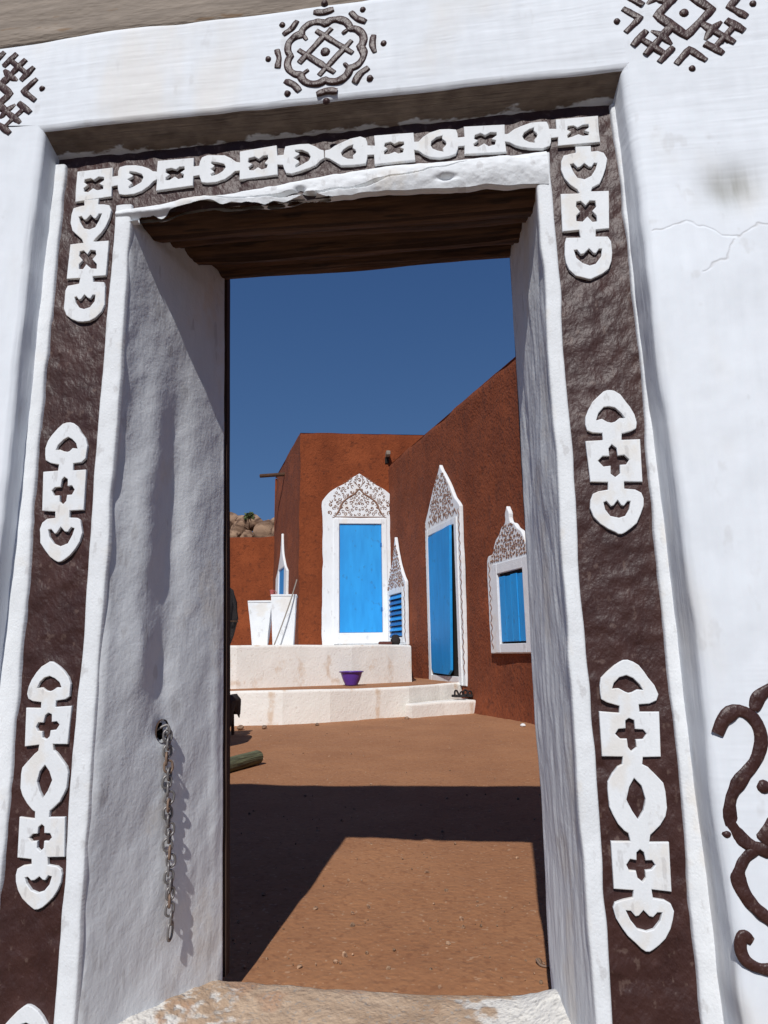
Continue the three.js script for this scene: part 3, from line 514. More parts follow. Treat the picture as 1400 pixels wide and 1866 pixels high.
emblem('scroll_emblem', 'large curling scroll low on the wall right of the doorway', (add) => {
  const mx = 0.546, RS = ([x, y]) => [x * 1.0202, 0.84 + (y - 0.84) * 1.0202], both = (nm, pts, w) => { pts = pts.map(RS); w *= 1.14; add(nm, stroke(pts, w, 40)); add(nm, stroke(pts.map(([x, y]) => [2 * mx - x, y]), w, 40)); };
  both('curl', [[0.418, 0.697], [0.432, 0.722], [0.455, 0.735], [0.478, 0.722], [0.487, 0.69], [0.474, 0.655], [0.448, 0.626], [0.428, 0.594], [0.425, 0.56], [0.44, 0.532], [0.468, 0.518], [0.50, 0.514], [0.53, 0.516]], 0.021);
  both('curl', [[0.463, 0.520], [0.44, 0.504], [0.427, 0.478], [0.434, 0.449], [0.455, 0.424], [0.484, 0.405], [0.532, 0.392]], 0.019);
  both('curl', [[0.480, 0.735], [0.492, 0.758], [0.515, 0.772], [0.534, 0.775]], 0.019);
  both('curl', [[0.436, 0.383], [0.424, 0.391], [0.418, 0.373], [0.424, 0.355], [0.444, 0.345], [0.478, 0.346], [0.51, 0.36], [0.53, 0.385]], 0.016);
  both('leaf', [[0.470, 0.528], [0.486, 0.544], [0.497, 0.56]], 0.026);
  for (const [x, y, r] of [[0.4165, 0.54, 0.0072], [0.482, 0.614, 0.0115], [0.487, 0.487, 0.010]]) { const [X, Y] = RS([x, y]); add('dot', dot(X, Y, r * 1.1)); add('dot', dot(2 * mx - X, Y, r * 1.1)); }
});

// ================================================================== CHAIN ON THE LEFT JAMB
{
  const t = thing('iron_chain', 'slack rusty link chain hanging from a hole in the left jamb', 'chain', [-0.686, 0.655, -0.192]);
  const link = (() => { const c = new THREE.CurvePath(), a = 0.0094, b = 0.0040, pts = []; for (let i = 0; i < 24; i++) { const an = i / 24 * Math.PI * 2; pts.push(new THREE.Vector3(a * Math.cos(an), b * Math.sign(Math.sin(an)) * (Math.abs(Math.sin(an)) > 0.05 ? 1 : 0) + a * Math.sin(an), 0)); } return new THREE.TubeGeometry(new THREE.CatmullRomCurve3(pts, true), 26, 0.0029, 6, true); })();
  for (let i = 0; i < 24; i++) {
    const o = part('link', link, i % 6 === 3 || i === 4 ? m.rust : m.steel, t);
    o.position.set(0.003 * Math.sin(i * 1.7) + 0.0008 * i, 0.002 - i * 0.0168, -0.0009 * i + 0.002 * Math.sin(i * 2.3));
    o.rotation.set(0, (i % 2 ? 0.5 : -0.6) + 1.35 + rr(-0.25, 0.25), rr(-0.16, 0.16));
  }
  const loop = part('link', link, m.steel, t, 'last long link of the chain'); loop.position.set(0.019, -0.412, -0.022); loop.scale.set(1.1, 1.35, 1); loop.rotation.set(0.1, 1.5, -0.2);
  part('staple', tube([[-0.030, 0.012, 0.012], [0.0, 0.026, 0.002], [0.004, 0.008, 0.0], [-0.03, 0.004, -0.012]], 0.003, 16), m.steel, t);
}

// ================================================================== COURTYARD BUILDINGS
const A_R = -THREE.MathUtils.degToRad(66), A_B = THREE.MathUtils.degToRad(12);
// a white surround with a pointed head: outline points (u, y) of the left half from the foot up to the apex
function surround(half, cx, op, z0, depth) {
  const rt = half.map(([u, y]) => [2 * cx - u, y]).reverse(); if (Math.abs(half[half.length - 1][0] - cx) < 1e-6) rt.shift();
  const j = ([u, y]) => [u + 0.012 * n3(u * 5, y * 5, 3), y + 0.012 * n3(u * 5, y * 5, 6)];
  const fine = []; let all = [...half, ...rt]; { const lo = half.findIndex(([, y]) => y > half[0][1] + 1.0), h2 = half.slice(lo), sp = spline(h2, 26), rt2 = sp.map(([u, y]) => [2 * cx - u, y]).reverse(); rt2.shift(); all = [...half.slice(0, lo), ...sp, ...rt2, ...half.slice(0, lo).map(([u, y]) => [2 * cx - u, y]).reverse()]; } for (let i = 0; i < all.length - 1; i++) { const n = Math.max(1, Math.round(Math.hypot(all[i + 1][0] - all[i][0], all[i + 1][1] - all[i][1]) / 0.07)); for (let k = 0; k < n; k++) fine.push([lerp(all[i][0], all[i + 1][0], k / n), lerp(all[i][1], all[i + 1][1], k / n)]); } fine.push(all[all.length - 1]);
  const s = poly(fine.map(j)); if (op) s.holes = [hole([[op[0], op[2]], [op[1], op[2]], [op[1], op[3]], [op[0], op[3]]])];
  return plate(s, z0, depth, 0.012);
}
const box = (u0, u1, y0, y1, z0, z1, bev = 0.006) => { const s = poly([[u0, y0], [u1, y0], [u1, y1], [u0, y1]]); const g = new THREE.ExtrudeGeometry(s, { depth: z1 - z0 - 2 * bev, bevelEnabled: true, bevelThickness: bev, bevelSize: bev, bevelOffset: -bev, bevelSegments: 2 }); g.translate(0, 0, z0 + bev); return g; };
const frameBars = (u0, u1, y0, y1, w, z0, z1, wb = w) => [box(u0 - w, u0, y0 - wb, y1 + w, z0, z1), box(u1, u1 + w, y0 - wb, y1 + w, z0, z1), box(u0, u1, y1, y1 + w, z0, z1 - 0.002), box(u0, u1, y0 - wb, y0, z0, z1 - 0.002)];
const zc = (z) => () => z;
const spiral = (x, y, r, a0, turns, sgn) => { const o = []; for (let i = 0; i <= 22; i++) { const q = i / 22, a = a0 + sgn * turns * Math.PI * 2 * q; o.push([x + r * (1 - 0.82 * q) * Math.cos(a), y + r * (1 - 0.82 * q) * Math.sin(a)]); } return o; };
// lace of scrolls packed into the region |u - cx| < halfAt(y), mirrored about its middle
function lace(cx, y0, y1, halfAt, z, sc, w) {
  const o = [], put = [];
  for (let k = 0; k < 2600; k++) {
    const y = rr(y0, y1), hw = halfAt(y) - sc * 0.35; if (hw < 0) continue;
    const r = sc * rr(0.30, 0.62), mid = k < 40, x = mid ? 0 : rr(0, hw); if (x + r * 0.8 > hw + sc * 0.3 || (!mid && x < r * 0.9)) continue;
    if (put.some((p) => Math.hypot(p[0] - x, p[1] - y) < 0.96 * (p[2] + r))) continue;
    put.push([x, y, r]);
    for (const sd of mid ? [1] : [-1, 1]) {
      const a0 = put.length * 2.4, pts = spiral(0, 0, r, a0, put.length % 3 ? 1.1 : 0.8, put.length % 2 ? 1 : -1).map(([a, b]) => [cx + sd * (x + a), y + b]);
      o.push(ridge(pts, w * (r > sc * 0.45 ? 1 : 0.85), 0.012, zc(z)));
      if (r > sc * 0.5) { const d = new THREE.CircleGeometry(w * 0.8, 6); d.translate(cx + sd * x, y, z + 0.008); o.push(d); }
    }
  }
  return o;
}
// running border of little loops up a narrow strip
function loops(u, y0, y1, r, z, w) { const o = [], n = Math.round((y1 - y0) / (r * 2.1)); const pts = []; for (let i = 0; i <= n * 6; i++) { const q = i / 6; pts.push([u + r * 0.7 * Math.sin(q * Math.PI), lerp(y0, y1, q / n)]); } o.push(ridge(pts, w, 0.013, zc(z))); return o; }

// ---- house across the yard
{
  const h = thing('mud_house', 'red mud house across the courtyard with a blue door in a white arched surround', 'house', [-3.18, 0, -11.576], A_B);
  const k = Math.tan(THREE.MathUtils.degToRad(12)); // its left flank runs parallel to the right wing
  const depth = 3.55, lean = (z) => -z * Math.tan(THREE.MathUtils.degToRad(-12));
  // local axes: x along the front, z outward. flank direction in local coordinates:
  const fl = (s) => [-s * Math.sin(THREE.MathUtils.degToRad(12)), -s * Math.cos(THREE.MathUtils.degToRad(12))];
  const [bx, bz] = fl(depth);
  const walls = [
    sheet(60, 80, (s, t) => { const x = 4.6 * s, y = 5.285 * t; return [x + 0.02 * fbm(x, y, 1, 2) * (s === 0 ? 0 : 1) + (s === 0 ? 0.015 * n3(y * 2, 1, 1) : 0), y + (t === 1 ? 0.02 * fbm(x * 2, 3, 3, 3) - 0.012 * s : 0), 0.022 * fbm(x * 1.6, y * 1.6, 4, 4) * (s === 0 ? 0 : 1) - 0.02 * sstep(0.985, 1, t), x, y]; }),
    sheet(40, 80, (s, t) => { const [x, z] = fl(depth * (1 - s)), y = 5.285 * t - 0.06 * (1 - s) * t; return [x + (s === 1 ? 0.015 * n3(y * 2, 1, 1) : -0.03 * fbm(z * 1.4, y * 1.4, 6, 4) - 0.35 * sstep(0.86, 1, y / 5.285) * sstep(0.06, 0, s) * -1), y - 0.18 * sstep(0.05, 0, s) * t * 3.2, z, z + 7, y]; }),
    sheet(20, 20, (s, t) => { const x = lerp(0, 4.6, s), q = fl(depth * t); return [x + q[0], 5.28 - 0.06 * t, q[1] - 0.01, x, q[1]]; }),
    sheet(4, 4, (s, t) => { const q = fl(depth); return [lerp(q[0], q[0] + 4.6, s), 5.2 * t, q[1], s * 4.6, t * 5.2]; }),
  ];
  part('wall', walls, m.mud, h);
  // door
  const cx = 1.2;
  const sr = part('door_surround', surround([[0.46, 0.96], [0.455, 1.6], [0.465, 2.6], [0.462, 3.5], [0.452, 3.80], [0.50, 3.90], [0.60, 4.02], [0.74, 4.11], [0.86, 4.17], [0.98, 4.255], [1.10, 4.345], [1.2, 4.41]], cx, [0.80, 1.64, 1.21, 3.36], 0.012, 0.05), m.limeTrim, h);
  sr.position.x = -0.0;
  part('door_frame', frameBars(0.79, 1.645, 1.20, 3.365, 0.10, 0.05, 0.085, 0.20), m.limeTrim, h);
  const lc = [];
  lc.push(...lace(cx, 3.52, 4.38, (y) => 0.70 * Math.sqrt(Math.max(0, 1 - ((y - 3.45) / 0.92) ** 1.5)), 0.062, 0.088, 0.017));
  lc.push(ridge(spline([[0.72, 3.52], [0.80, 3.66], [0.86, 3.80], [1.0, 3.92], [1.1, 3.98], [1.2, 4.08], [1.3, 3.98], [1.4, 3.92], [1.54, 3.80], [1.60, 3.66], [1.68, 3.52]], 40), 0.034, 0.02, zc(0.062)));
  lc.push(ridge([[0.70, 3.505], [1.2, 3.5], [1.70, 3.505]], 0.026, 0.016, zc(0.062)));
  part('scroll_lace', lc, m.brownLine, h);
  const dr = part('door', box(0.805, 1.635, 1.215, 3.355, 0.0, 0.05), m.blue, h);
  for (const y of [1.62, 2.9]) part('hinge', box(1.61, 1.655, y, y + 0.08, 0.045, 0.062, 0.003), m.blueDark, dr);
  part('slot_shade', box(1.735, 1.815, 4.64, 4.77, -0.02, 0.035, 0.01), m.dark, h); part('rain_spout', lump(0.1, 0.1, 0.3, { seg: 0.05, r: 0.03, amp: 0.008, at: [1.79, 4.82, 0.08] }), m.coping, h);  // black block painted in for the shaded hole below the spout
  // flank: narrow pointed window and wooden spout, laid out along the flank direction
  const ang = THREE.MathUtils.degToRad(-78), f = sub('flank_window', h); f.rotation.y = ang; // local +x now runs from back to front along the flank
  const fx = (s) => s; f.position.set(-0.02, 0, 0.004);
  part('window_surround', surround([[-2.72, 1.5], [-2.72, 2.56], [-2.45, 2.70], [-2.25, 2.86], [-2.08, 3.05], [-1.97, 3.38], [-1.93, 3.5]], -1.93, [-2.30, -1.50, 1.55, 2.70], 0.0, 0.04), m.limeTrim, f);
  part('shutter', box(-2.32, -1.48, 1.53, 2.72, -0.01, 0.014), m.blue, f);
  const sp = tube([[-0.36, 4.93, -2.0], [-0.75, 4.925, -2.1], [-1.0, 4.92, -2.16]], 0.045, 10); part('rain_spout', sp, m.wood, h, 'thin wooden spout sticking out of the left flank');
}
// ---- right wing
{
  const h = thing('mud_house', 'red mud wing along the right side of the courtyard with a tall ajar blue door', 'house', [-1.422, 0, -11.95], A_R);
  part('wall', [
    sheet(120, 80, (s, t) => { const x = 10.6 * s, y = 4.60 * t; return [x, y + (t === 1 ? 0.02 * fbm(x * 2, 3, 13, 3) : 0), 0.03 * fbm(x * 1.7, y * 1.7, 14, 4) - 0.025 * sstep(0.985, 1, t) + 0.10 * Math.pow(1 - t, 14), x + 3.1, y + 1.7]; }),
    sheet(10, 10, (s, t) => [10.6 * s, 4.595, -5 * t - 0.012, 10.6 * s, 5 * t]), sheet(10, 10, (s, t) => [10.6, 4.6 * t, -5 * s, 5 * s, 4.6 * t]), sheet(10, 10, (s, t) => [10.6 * s, 4.6 * t, -5, 10.6 * s, 4.6 * t]),
  ], m.mud, h);
  // tall door
  const cx = 2.93;
  part('door_surround', surround([[2.20, 0.34], [2.20, 2.98], [2.27, 3.06], [2.36, 3.14], [2.46, 3.27], [2.60, 3.45], [2.74, 3.60], [2.85, 3.70], [2.93, 3.80]], cx, [2.36, 3.46, 0.40, 2.73], 0.015, 0.05), m.limeTrim, h);
  part('door_frame', frameBars(2.36, 3.46, 0.47, 2.73, 0.10, 0.048, 0.085, 0.12), m.limeTrim, h);
  part('doorway_dark', box(2.34, 3.52, 0.38, 2.75, -0.02, 0.04), m.dark, h, 'black panel standing for the unlit gap beside the ajar door');  // flat black panel stands in for the shade inside the doorway
  part('door', (() => { const s = poly([[0, 0.07], [0.12, 0.0], [0.80, -0.01], [0.93, 0.06], [0.95, 0.3], [1.075, 2.22], [0, 2.20]]); const g = plate(s, 0, 0.035, 0.006); g.rotateY(-0.06); g.translate(2.375, 0.50, 0.05); return g; })(), m.blue, h);
  const lc = [];
  lc.push(...lace(cx, 2.93, 3.62, (y) => 0.62 * Math.pow(Math.max(0, 1 - (y - 2.9) / 0.86), 0.72), 0.065, 0.07, 0.0125));
  for (let i = 0; i < 6; i++) lc.push(ridge([[2.40 + i * 0.2, 2.87], [2.48 + i * 0.2, 2.97], [2.56 + i * 0.2, 2.87]], 0.03, 0.015, zc(0.065)));
  lc.push(...loops(2.235, 0.5, 2.95, 0.034, 0.065, 0.009), ...loops(3.625, 0.5, 2.95, 0.034, 0.065, 0.009));
  part('scroll_lace', lc, m.brownLine, h);
  // plank-shuttered window
  const wx = 5.14;
  part('window_surround', surround([[4.50, 0.80], [4.49, 2.02], [4.54, 2.08], [4.68, 2.10], [4.74, 2.2], [4.80, 2.28], [4.90, 2.33], [4.97, 2.40], [5.06, 2.44], [5.085, 2.5], [5.075, 2.56], [5.14, 2.66]], wx, [4.80, 5.48, 0.92, 1.82], 0.015, 0.05), m.limeTrim, h);
  part('window_frame', frameBars(4.80, 5.48, 0.92, 1.82, 0.13, 0.048, 0.08, 0.11), m.limeTrim, h);
  part('window_dark', box(4.79, 5.49, 0.91, 1.83, -0.02, 0.03), m.dark, h);
  const sh = sub('shutter', h); for (let i = 0; i < 4; i++) part('plank', box(4.815 + i * 0.165, 4.815 + i * 0.165 + 0.158, 0.945, 1.775 - 0.01 * (i % 2), 0.032, 0.058 + 0.004 * (i % 3)), m.blue, sh);
  const l2 = [...lace(wx, 1.99, 2.42, (y) => 0.60 * Math.pow(Math.max(0, 1 - (y - 1.95) / 0.52), 0.8), 0.065, 0.055, 0.011), ...loops(4.57, 0.85, 2.0, 0.03, 0.065, 0.009), ...loops(5.71, 0.85, 2.0, 0.03, 0.065, 0.009)];
  part('scroll_lace', l2, m.brownLine, h);
  // louvred window close to the corner
  const bx = 0.56;
  part('window_surround', surround([[0.0, 0.96], [0.0, 2.1], [0.12, 2.22], [0.24, 2.36], [0.34, 2.5], [0.43, 2.68], [0.5, 2.86], [0.56, 3.0]], bx, [0.16, 0.92, 1.10, 1.92], 0.015, 0.05), m.limeTrim, h);
  part('window_frame', frameBars(0.16, 0.92, 1.10, 1.92, 0.09, 0.048, 0.075, 0.1), m.limeTrim, h);
  part('window_dark', box(0.15, 0.93, 1.09, 1.93, -0.02, 0.025), m.dark, h);
  const lv = sub('shutter', h); for (let i = 0; i < 8; i++) { const g = box(0.165, 0.915, -0.042, 0.042, 0, 0.018, 0.004); g.rotateX(-0.5); g.translate(0, 1.155 + i * 0.1, 0.04); part('slat', g, i % 2 ? m.blue : m.blueDark, lv); }
  part('scroll_lace', [...lace(bx, 2.03, 2.85, (y) => 0.52 * Math.pow(Math.max(0, 1 - (y - 2.0) / 0.95), 0.9), 0.065, 0.065, 0.012), ...loops(0.04, 1.0, 2.0, 0.04, 0.065, 0.012), ...loops(1.06, 1.0, 2.0, 0.04, 0.065, 0.012)], m.brownLine, h);
}
// ---- garden wall at the back left and the stony rise behind it
{
  const w = thing('mud_wall', 'low red mud wall at far left joining the house flank', 'wall', [0, 0, 0]);
  part('wall', lump(7.6, 3.72, 0.5, { seg: 0.12, r: 0.1, amp: 0.05, f: 1.4, at: [-8.2, 1.86, -15.0] }), m.mud, w);
  const r = thing('stone_heap', 'heap of broken brown boulders showing above the low mud wall', 'stones', [0, 0, 0]);
  part('core', lump(7, 3.7, 1.6, { seg: 0.4, r: 0.5, amp: 0.2, at: [-8.6, 1.85, -16.8] }), m.rock, r);
  const base = new THREE.IcosahedronGeometry(1, 3);
  const stone = (k) => { const g = base.clone(), p = g.attributes.position, u = g.attributes.uv; const c = []; for (let i = 0; i < 7; i++) { const v = new THREE.Vector3(rr(-1, 1), rr(-1, 1), rr(-1, 1)).normalize(); c.push([v, rr(0.62, 0.86)]); } const v = new THREE.Vector3(); for (let i = 0; i < p.count; i++) { v.fromBufferAttribute(p, i); let s = 1; for (const [n, d] of c) { const q = v.dot(n); if (q > d) s = Math.min(s, d / q); } s *= 1 + 0.06 * fbm(v.x * 3 + k, v.y * 3, v.z * 3, 3); v.multiplyScalar(s); p.setXYZ(i, v.x, v.y, v.z); u.setXY(i, v.x + v.z * 0.5 + k, v.y); } return toCreasedNormals(g, 0.35); };
  const kinds = [0, 1, 2, 3, 4].map(stone);
  const S = [[-6.35, 4.35, 0.42, 0.34], [-5.95, 4.18, 0.30, 0.3], [-5.62, 4.36, 0.34, 0.26], [-5.28, 4.05, 0.42, 0.44], [-6.15, 3.92, 0.34, 0.24], [-5.72, 3.86, 0.30, 0.26], [-4.92, 3.95, 0.24, 0.34], [-4.98, 4.33, 0.2, 0.16], [-6.7, 4.0, 0.4, 0.36], [-5.05, 3.72, 0.3, 0.24], [-4.75, 4.2, 0.22, 0.2], [-7.2, 4.2, 0.5, 0.5], [-6.5, 3.7, 0.3, 0.2], [-5.95, 4.45, 0.2, 0.14], [-4.5, 3.8, 0.3, 0.3]];
  S.forEach(([x, y, a, b], i) => { const o = part('stone', kinds[i % 5], m.rock, r); o.position.set(x, y, -16.2 + 0.25 * (y < 4 ? 1 : 0) + rr(-0.1, 0.1)); o.scale.set(a, b, a * rr(0.7, 1)); o.rotation.set(rr(-0.4, 0.4), rr(0, 6), rr(-0.3, 0.3)); });
  const p = thing('shrub', 'tiny green shrub rooted between the boulders on the skyline', 'shrub', [-5.66, 4.36, -15.95]);
  const lf = []; for (let i = 0; i < 70; i++) { const g = new THREE.PlaneGeometry(0.05, 0.09); g.rotateX(rr(-1.2, 1.2)); g.rotateY(rr(0, 6)); const a = rr(0, 6.28), q = 0.13 * Math.sqrt(rnd()); g.translate(q * Math.cos(a), rr(0, 0.16) + 0.1 * (1 - q / 0.2), q * Math.sin(a) * 0.6); lf.push(g); }
  part('foliage', lf, M({ color: new THREE.Color(0.10, 0.13, 0.045), roughness: 0.9 }), p); part('stem', tube([[0, -0.2, 0], [0.02, 0.0, 0], [0, 0.12, 0]], 0.015, 6, 5), m.wood, p);
}
// ---- whitewashed terraces and step
{
  const block = (pl, h, k, mat) => { // hand-built block over a plan polygon: uneven top edge and faces
    const pts = []; for (let i = 0; i < pl.length; i++) { const a = pl[i], b = pl[(i + 1) % pl.length], n = Math.max(1, Math.round(Math.hypot(b[0] - a[0], b[1] - a[1]) / 0.09)); for (let j = 0; j < n; j++) pts.push([lerp(a[0], b[0], j / n), lerp(a[1], b[1], j / n)]); }
    const g = prism(pts.map(([x, z]) => [x + 0.022 * fbm(x * 1.5, z * 1.5, k, 3), z + 0.022 * fbm(x * 1.5, z * 1.5, k + 4, 3)]), -0.05, h, 0.03);
    const p = g.attributes.position, u = g.attributes.uv, nn = g.attributes.normal; for (let i = 0; i < p.count; i++) { const x = p.getX(i), y = p.getY(i), z = p.getZ(i); if (y > 0.1) p.setY(i, y + 0.022 * fbm(x * 1.3, z * 1.3, k + 9, 3)); u.setXY(i, x - z * 0.55, Math.abs(nn.getY(i)) > 0.6 ? z : y); } g.computeVertexNormals(); return g;
  };
  const lo = thing('white_terrace', 'lower whitewashed terrace along the house front, carrying the purple basin', 'terrace');
  const loPlan = [[0.02, -8.82], [-0.36, -8.42], [-0.74, -7.86], [-1.66, -7.10], [-2.2, -6.84], [-2.75, -6.80], [-4.6, -6.7], [-5.2, -9.5], [-1.2, -11.2], [-0.5, -10.2]];
  part('masonry', block(loPlan, 0.39, 3), m.lime, lo);
  part('earth_top', block(loPlan.map(([x, z]) => [lerp(-2.2, x, 0.985), lerp(-8.6, z, 0.965)]), 0.396, 3), M({ map: rep(earthCol, 0.5), bumpMap: rep(earthBump, 0.5), bumpScale: 0.010, roughness: 1 }), lo, 'dusty earth strewn on the terrace top');
  const up = thing('white_terrace', 'upper whitewashed terrace at the foot of the house, carrying the white bins', 'terrace');
  part('masonry', block([[-0.80, -9.02], [-1.2, -8.68], [-1.6, -8.34], [-2.3, -7.92], [-3.0, -7.5], [-4.6, -7.1], [-5.6, -7.4], [-6, -14.6], [-4.4, -14.6], [-3.1, -11.62], [-1.5, -11.98], [-1.02, -11.0]], 0.945, 13), m.lime, up);
  const st = thing('white_step', 'low whitewashed step in front of the terrace below the tall door', 'step');
  part('masonry', block([[0.16, -8.34], [-0.3, -7.98], [-0.70, -7.60], [-0.80, -7.74], [-0.3, -8.36], [0.08, -8.75]], 0.185, 23), m.lime, st);
}
// ================================================================== SMALL THINGS
function bin(label, x, z, wb, wt, h, turn) {
  const t = thing('white_bin', label, 'bin', [x, 0.945, z], turn, undefined);
  const pr = (n) => { const g = new THREE.CylinderGeometry(wt / Math.SQRT2, wb / Math.SQRT2, h, 4, 6, false); g.rotateY(Math.PI / 4); g.translate(0, h / 2, 0); const p = g.attributes.position; for (let i = 0; i < p.count; i++) { const a = p.getX(i), b = p.getY(i), c = p.getZ(i); p.setXYZ(i, a + 0.012 * n3(a * 4, b * 4, c * 4 + n), b + 0.008 * n3(a * 5 + n, b, c * 5), c + 0.01 * n3(a * 4, b * 4, n)); } return toCreasedNormals(g, 0.5); };
  part('body', pr(x), m.limeTrim, t); part('rim', lump(wt + 0.02, 0.03, wt + 0.02, { seg: 0.05, r: 0.01, amp: 0.004, at: [0, h - 0.002, 0] }), m.limeTrim, t); return t;
}
bin('white tapered bin on the upper terrace, left of its fellow', -3.51, -10.2, 0.25, 0.41, 0.78, 0.2);
bin('white bin on the upper terrace with a stick leaning on it', -3.04, -10.0, 0.34, 0.42, 0.86, 0.2);
tag(part('leaning_stick', tube([[-3.12, 0.95, -9.66], [-3.02, 1.22, -9.68], [-2.86, 1.72, -9.74], [-2.77, 2.06, -9.78]], 0.011, 20), M({ color: new THREE.Color(0.30, 0.26, 0.22) }), scene), 'thin bent stick leaning against the right white bin', 'stick');
{
  const t = thing('red_cup', 'small faded red cup standing on the edge of a white bin', 'cup', [-3.24, 1.805, -9.93]);
  part('bowl', new THREE.LatheGeometry([[0.001, 0], [0.03, 0], [0.042, 0.09], [0.046, 0.1], [0.038, 0.1], [0.028, 0.012]].map(([a, b]) => new THREE.Vector2(a, b)), 20), M({ color: new THREE.Color(0.42, 0.10, 0.09), roughness: 0.5 }), t);
  part('handle', tube([[0.04, 0.08, 0], [0.07, 0.07, 0], [0.065, 0.03, 0], [0.034, 0.025, 0]], 0.006, 12, 6), M({ color: new THREE.Color(0.42, 0.10, 0.09), roughness: 0.5 }), t);
}
{ // dark wrapped bundle at the left end
  const t = thing('wrapped_bundle', 'tall black cloth bundle at the left end of the upper terrace', 'bundle', [-4.14, 0.945, -10.0]);
  const g = new THREE.LatheGeometry([[0.001, 0], [0.13, 0.02], [0.20, 0.2], [0.25, 0.5], [0.24, 0.78], [0.17, 0.98], [0.08, 1.06], [0.001, 1.08]].map(([a, b]) => new THREE.Vector2(a, b)), 40); const p = g.attributes.position;
  for (let i = 0; i < p.count; i++) { const x = p.getX(i), y = p.getY(i), z = p.getZ(i), q = 1 + 0.09 * Math.sin(Math.atan2(z, x) * 9 + y * 2) + 0.1 * n3(x * 8, y * 6, z * 8); p.setXYZ(i, x * q, y, z * q); } g.computeVertexNormals();
  part('cloth', g, m.cloth, t); part('cord', (() => { const g2 = new THREE.TorusGeometry(0.22, 0.014, 6, 30); g2.rotateX(Math.PI / 2); g2.translate(0, 0.44, 0); g2.scale(1.2, 1, 1.2); return g2; })(), m.wood, t);
}
{ // purple basin
  const t = thing('washing_basin', 'purple plastic basin on the lower white terrace', 'basin', [-1.55, 0.40, -8.02]);
  const g = new THREE.LatheGeometry([[0.001, 0.012], [0.075, 0.012], [0.080, 0.0], [0.088, 0.0], [0.092, 0.02], [0.118, 0.07], [0.138, 0.13], [0.148, 0.165], [0.165, 0.17], [0.168, 0.18], [0.158, 0.186], [0.142, 0.18], [0.132, 0.14], [0.11, 0.07], [0.085, 0.022], [0.001, 0.02]].map(([a, b]) => new THREE.Vector2(a, b)), 48);
  part('bowl', g, m.purple, t); part('rim_band', (() => { const q = new THREE.TorusGeometry(0.162, 0.008, 8, 48); q.rotateX(Math.PI / 2); q.translate(0, 0.178, 0); return q; })(), M({ color: new THREE.Color(0.09, 0.03, 0.25), roughness: 0.3 }), t);
}
{ // sandals on the step
  const mk = () => { const g = new THREE.Group(); const s = new THREE.Shape(); s.absellipse(0, 0, 0.042, 0.115, 0, Math.PI * 2); const sole = new THREE.ExtrudeGeometry(s, { depth: 0.02, bevelEnabled: true, bevelThickness: 0.006, bevelSize: 0.006, bevelSegments: 2 }); sole.rotateX(-Math.PI / 2); part('sole', sole, m.cloth, g);
    part('strap', tube([[-0.044, 0.02, -0.03], [-0.02, 0.075, -0.045], [0.02, 0.078, -0.045], [0.044, 0.02, -0.03]], 0.013, 14, 7), m.cloth, g); part('strap', tube([[-0.044, 0.02, 0.05], [-0.02, 0.065, 0.06], [0.02, 0.067, 0.06], [0.044, 0.02, 0.05]], 0.012, 14, 7), m.cloth, g); return g; };
  const a = mk(); a.name = 'sandal'; a.position.set(-0.10, 0.215, -8.36); a.rotation.y = 0.9; scene.add(a); tag(a, 'left dark sandal of the pair on the white step', 'sandal', 'pair of sandals on the step');
  const b = a.clone(); b.name = 'sandal_001'; b.position.set(0.02, 0.215, -8.46); b.rotation.y = 0.6; scene.add(b); tag(b, 'right dark sandal of the pair on the white step', 'sandal', 'pair of sandals on the step');
}
{ // things by the louvred window
  const t = thing('cooking_pot', 'small black pot below the slatted blue window on the terrace', 'pot', [-1.19, 0.945, -10.6]);
  part('body', new THREE.LatheGeometry([[0.001, 0], [0.05, 0], [0.085, 0.05], [0.088, 0.10], [0.06, 0.15], [0.07, 0.17], [0.055, 0.17], [0.001, 0.12]].map(([a, b]) => new THREE.Vector2(a, b)), 24), m.cloth, t); part('lid', (() => { const g = new THREE.SphereGeometry(0.062, 20, 8, 0, 6.2832, 0, 1.3); g.scale(1, 0.5, 1); g.translate(0, 0.16, 0); return g; })(), m.cloth, t);
  tag(part('flat_basket', lump(0.24, 0.06, 0.2, { seg: 0.03, r: 0.025, amp: 0.008, at: [-1.36, 0.985, -10.55] }), M({ color: new THREE.Color(0.10, 0.03, 0.022), roughness: 0.9 }), scene), 'low dark red basket beside the black pot on the terrace', 'basket');
}
{ // dark cloth over a small stool, mostly behind the jamb
  const t = thing('draped_stool', 'wooden stool draped with dark cloth beside the lower terrace at left', 'stool', [-2.62, 0.0, -5.75]);
  for (const [x, z] of [[-0.15, -0.12], [0.13, -0.12], [-0.15, 0.12], [0.13, 0.12]]) part('leg', tube([[x * 1.1, 0, z * 1.1], [x, 0.34, z]], 0.018, 4, 7), m.wood, t);
  part('seat', lump(0.36, 0.05, 0.32, { seg: 0.05, r: 0.02, amp: 0.006, at: [0, 0.35, 0] }), m.wood, t);
  const g = sheet(40, 40, (s, u) => { const x = (s - 0.5) * 0.62, z = (u - 0.5) * 0.56, ox = Math.max(0, Math.abs(x) - 0.17), oz = Math.max(0, Math.abs(z) - 0.15), drop = Math.max(ox, oz); return [clamp(x, -0.2, 0.2) + 0.015 * n3(x * 9, z * 9, 2), 0.40 + 0.035 * fbm(x * 6, z * 6, 3, 3) - drop * 1.6 * (1 + 0.4 * n3(x * 7, z * 7, 8)), clamp(z, -0.18, 0.18) + 0.015 * n3(x * 9, z * 9, 5), x, z]; });
  part('cloth', g, m.cloth, t);
}
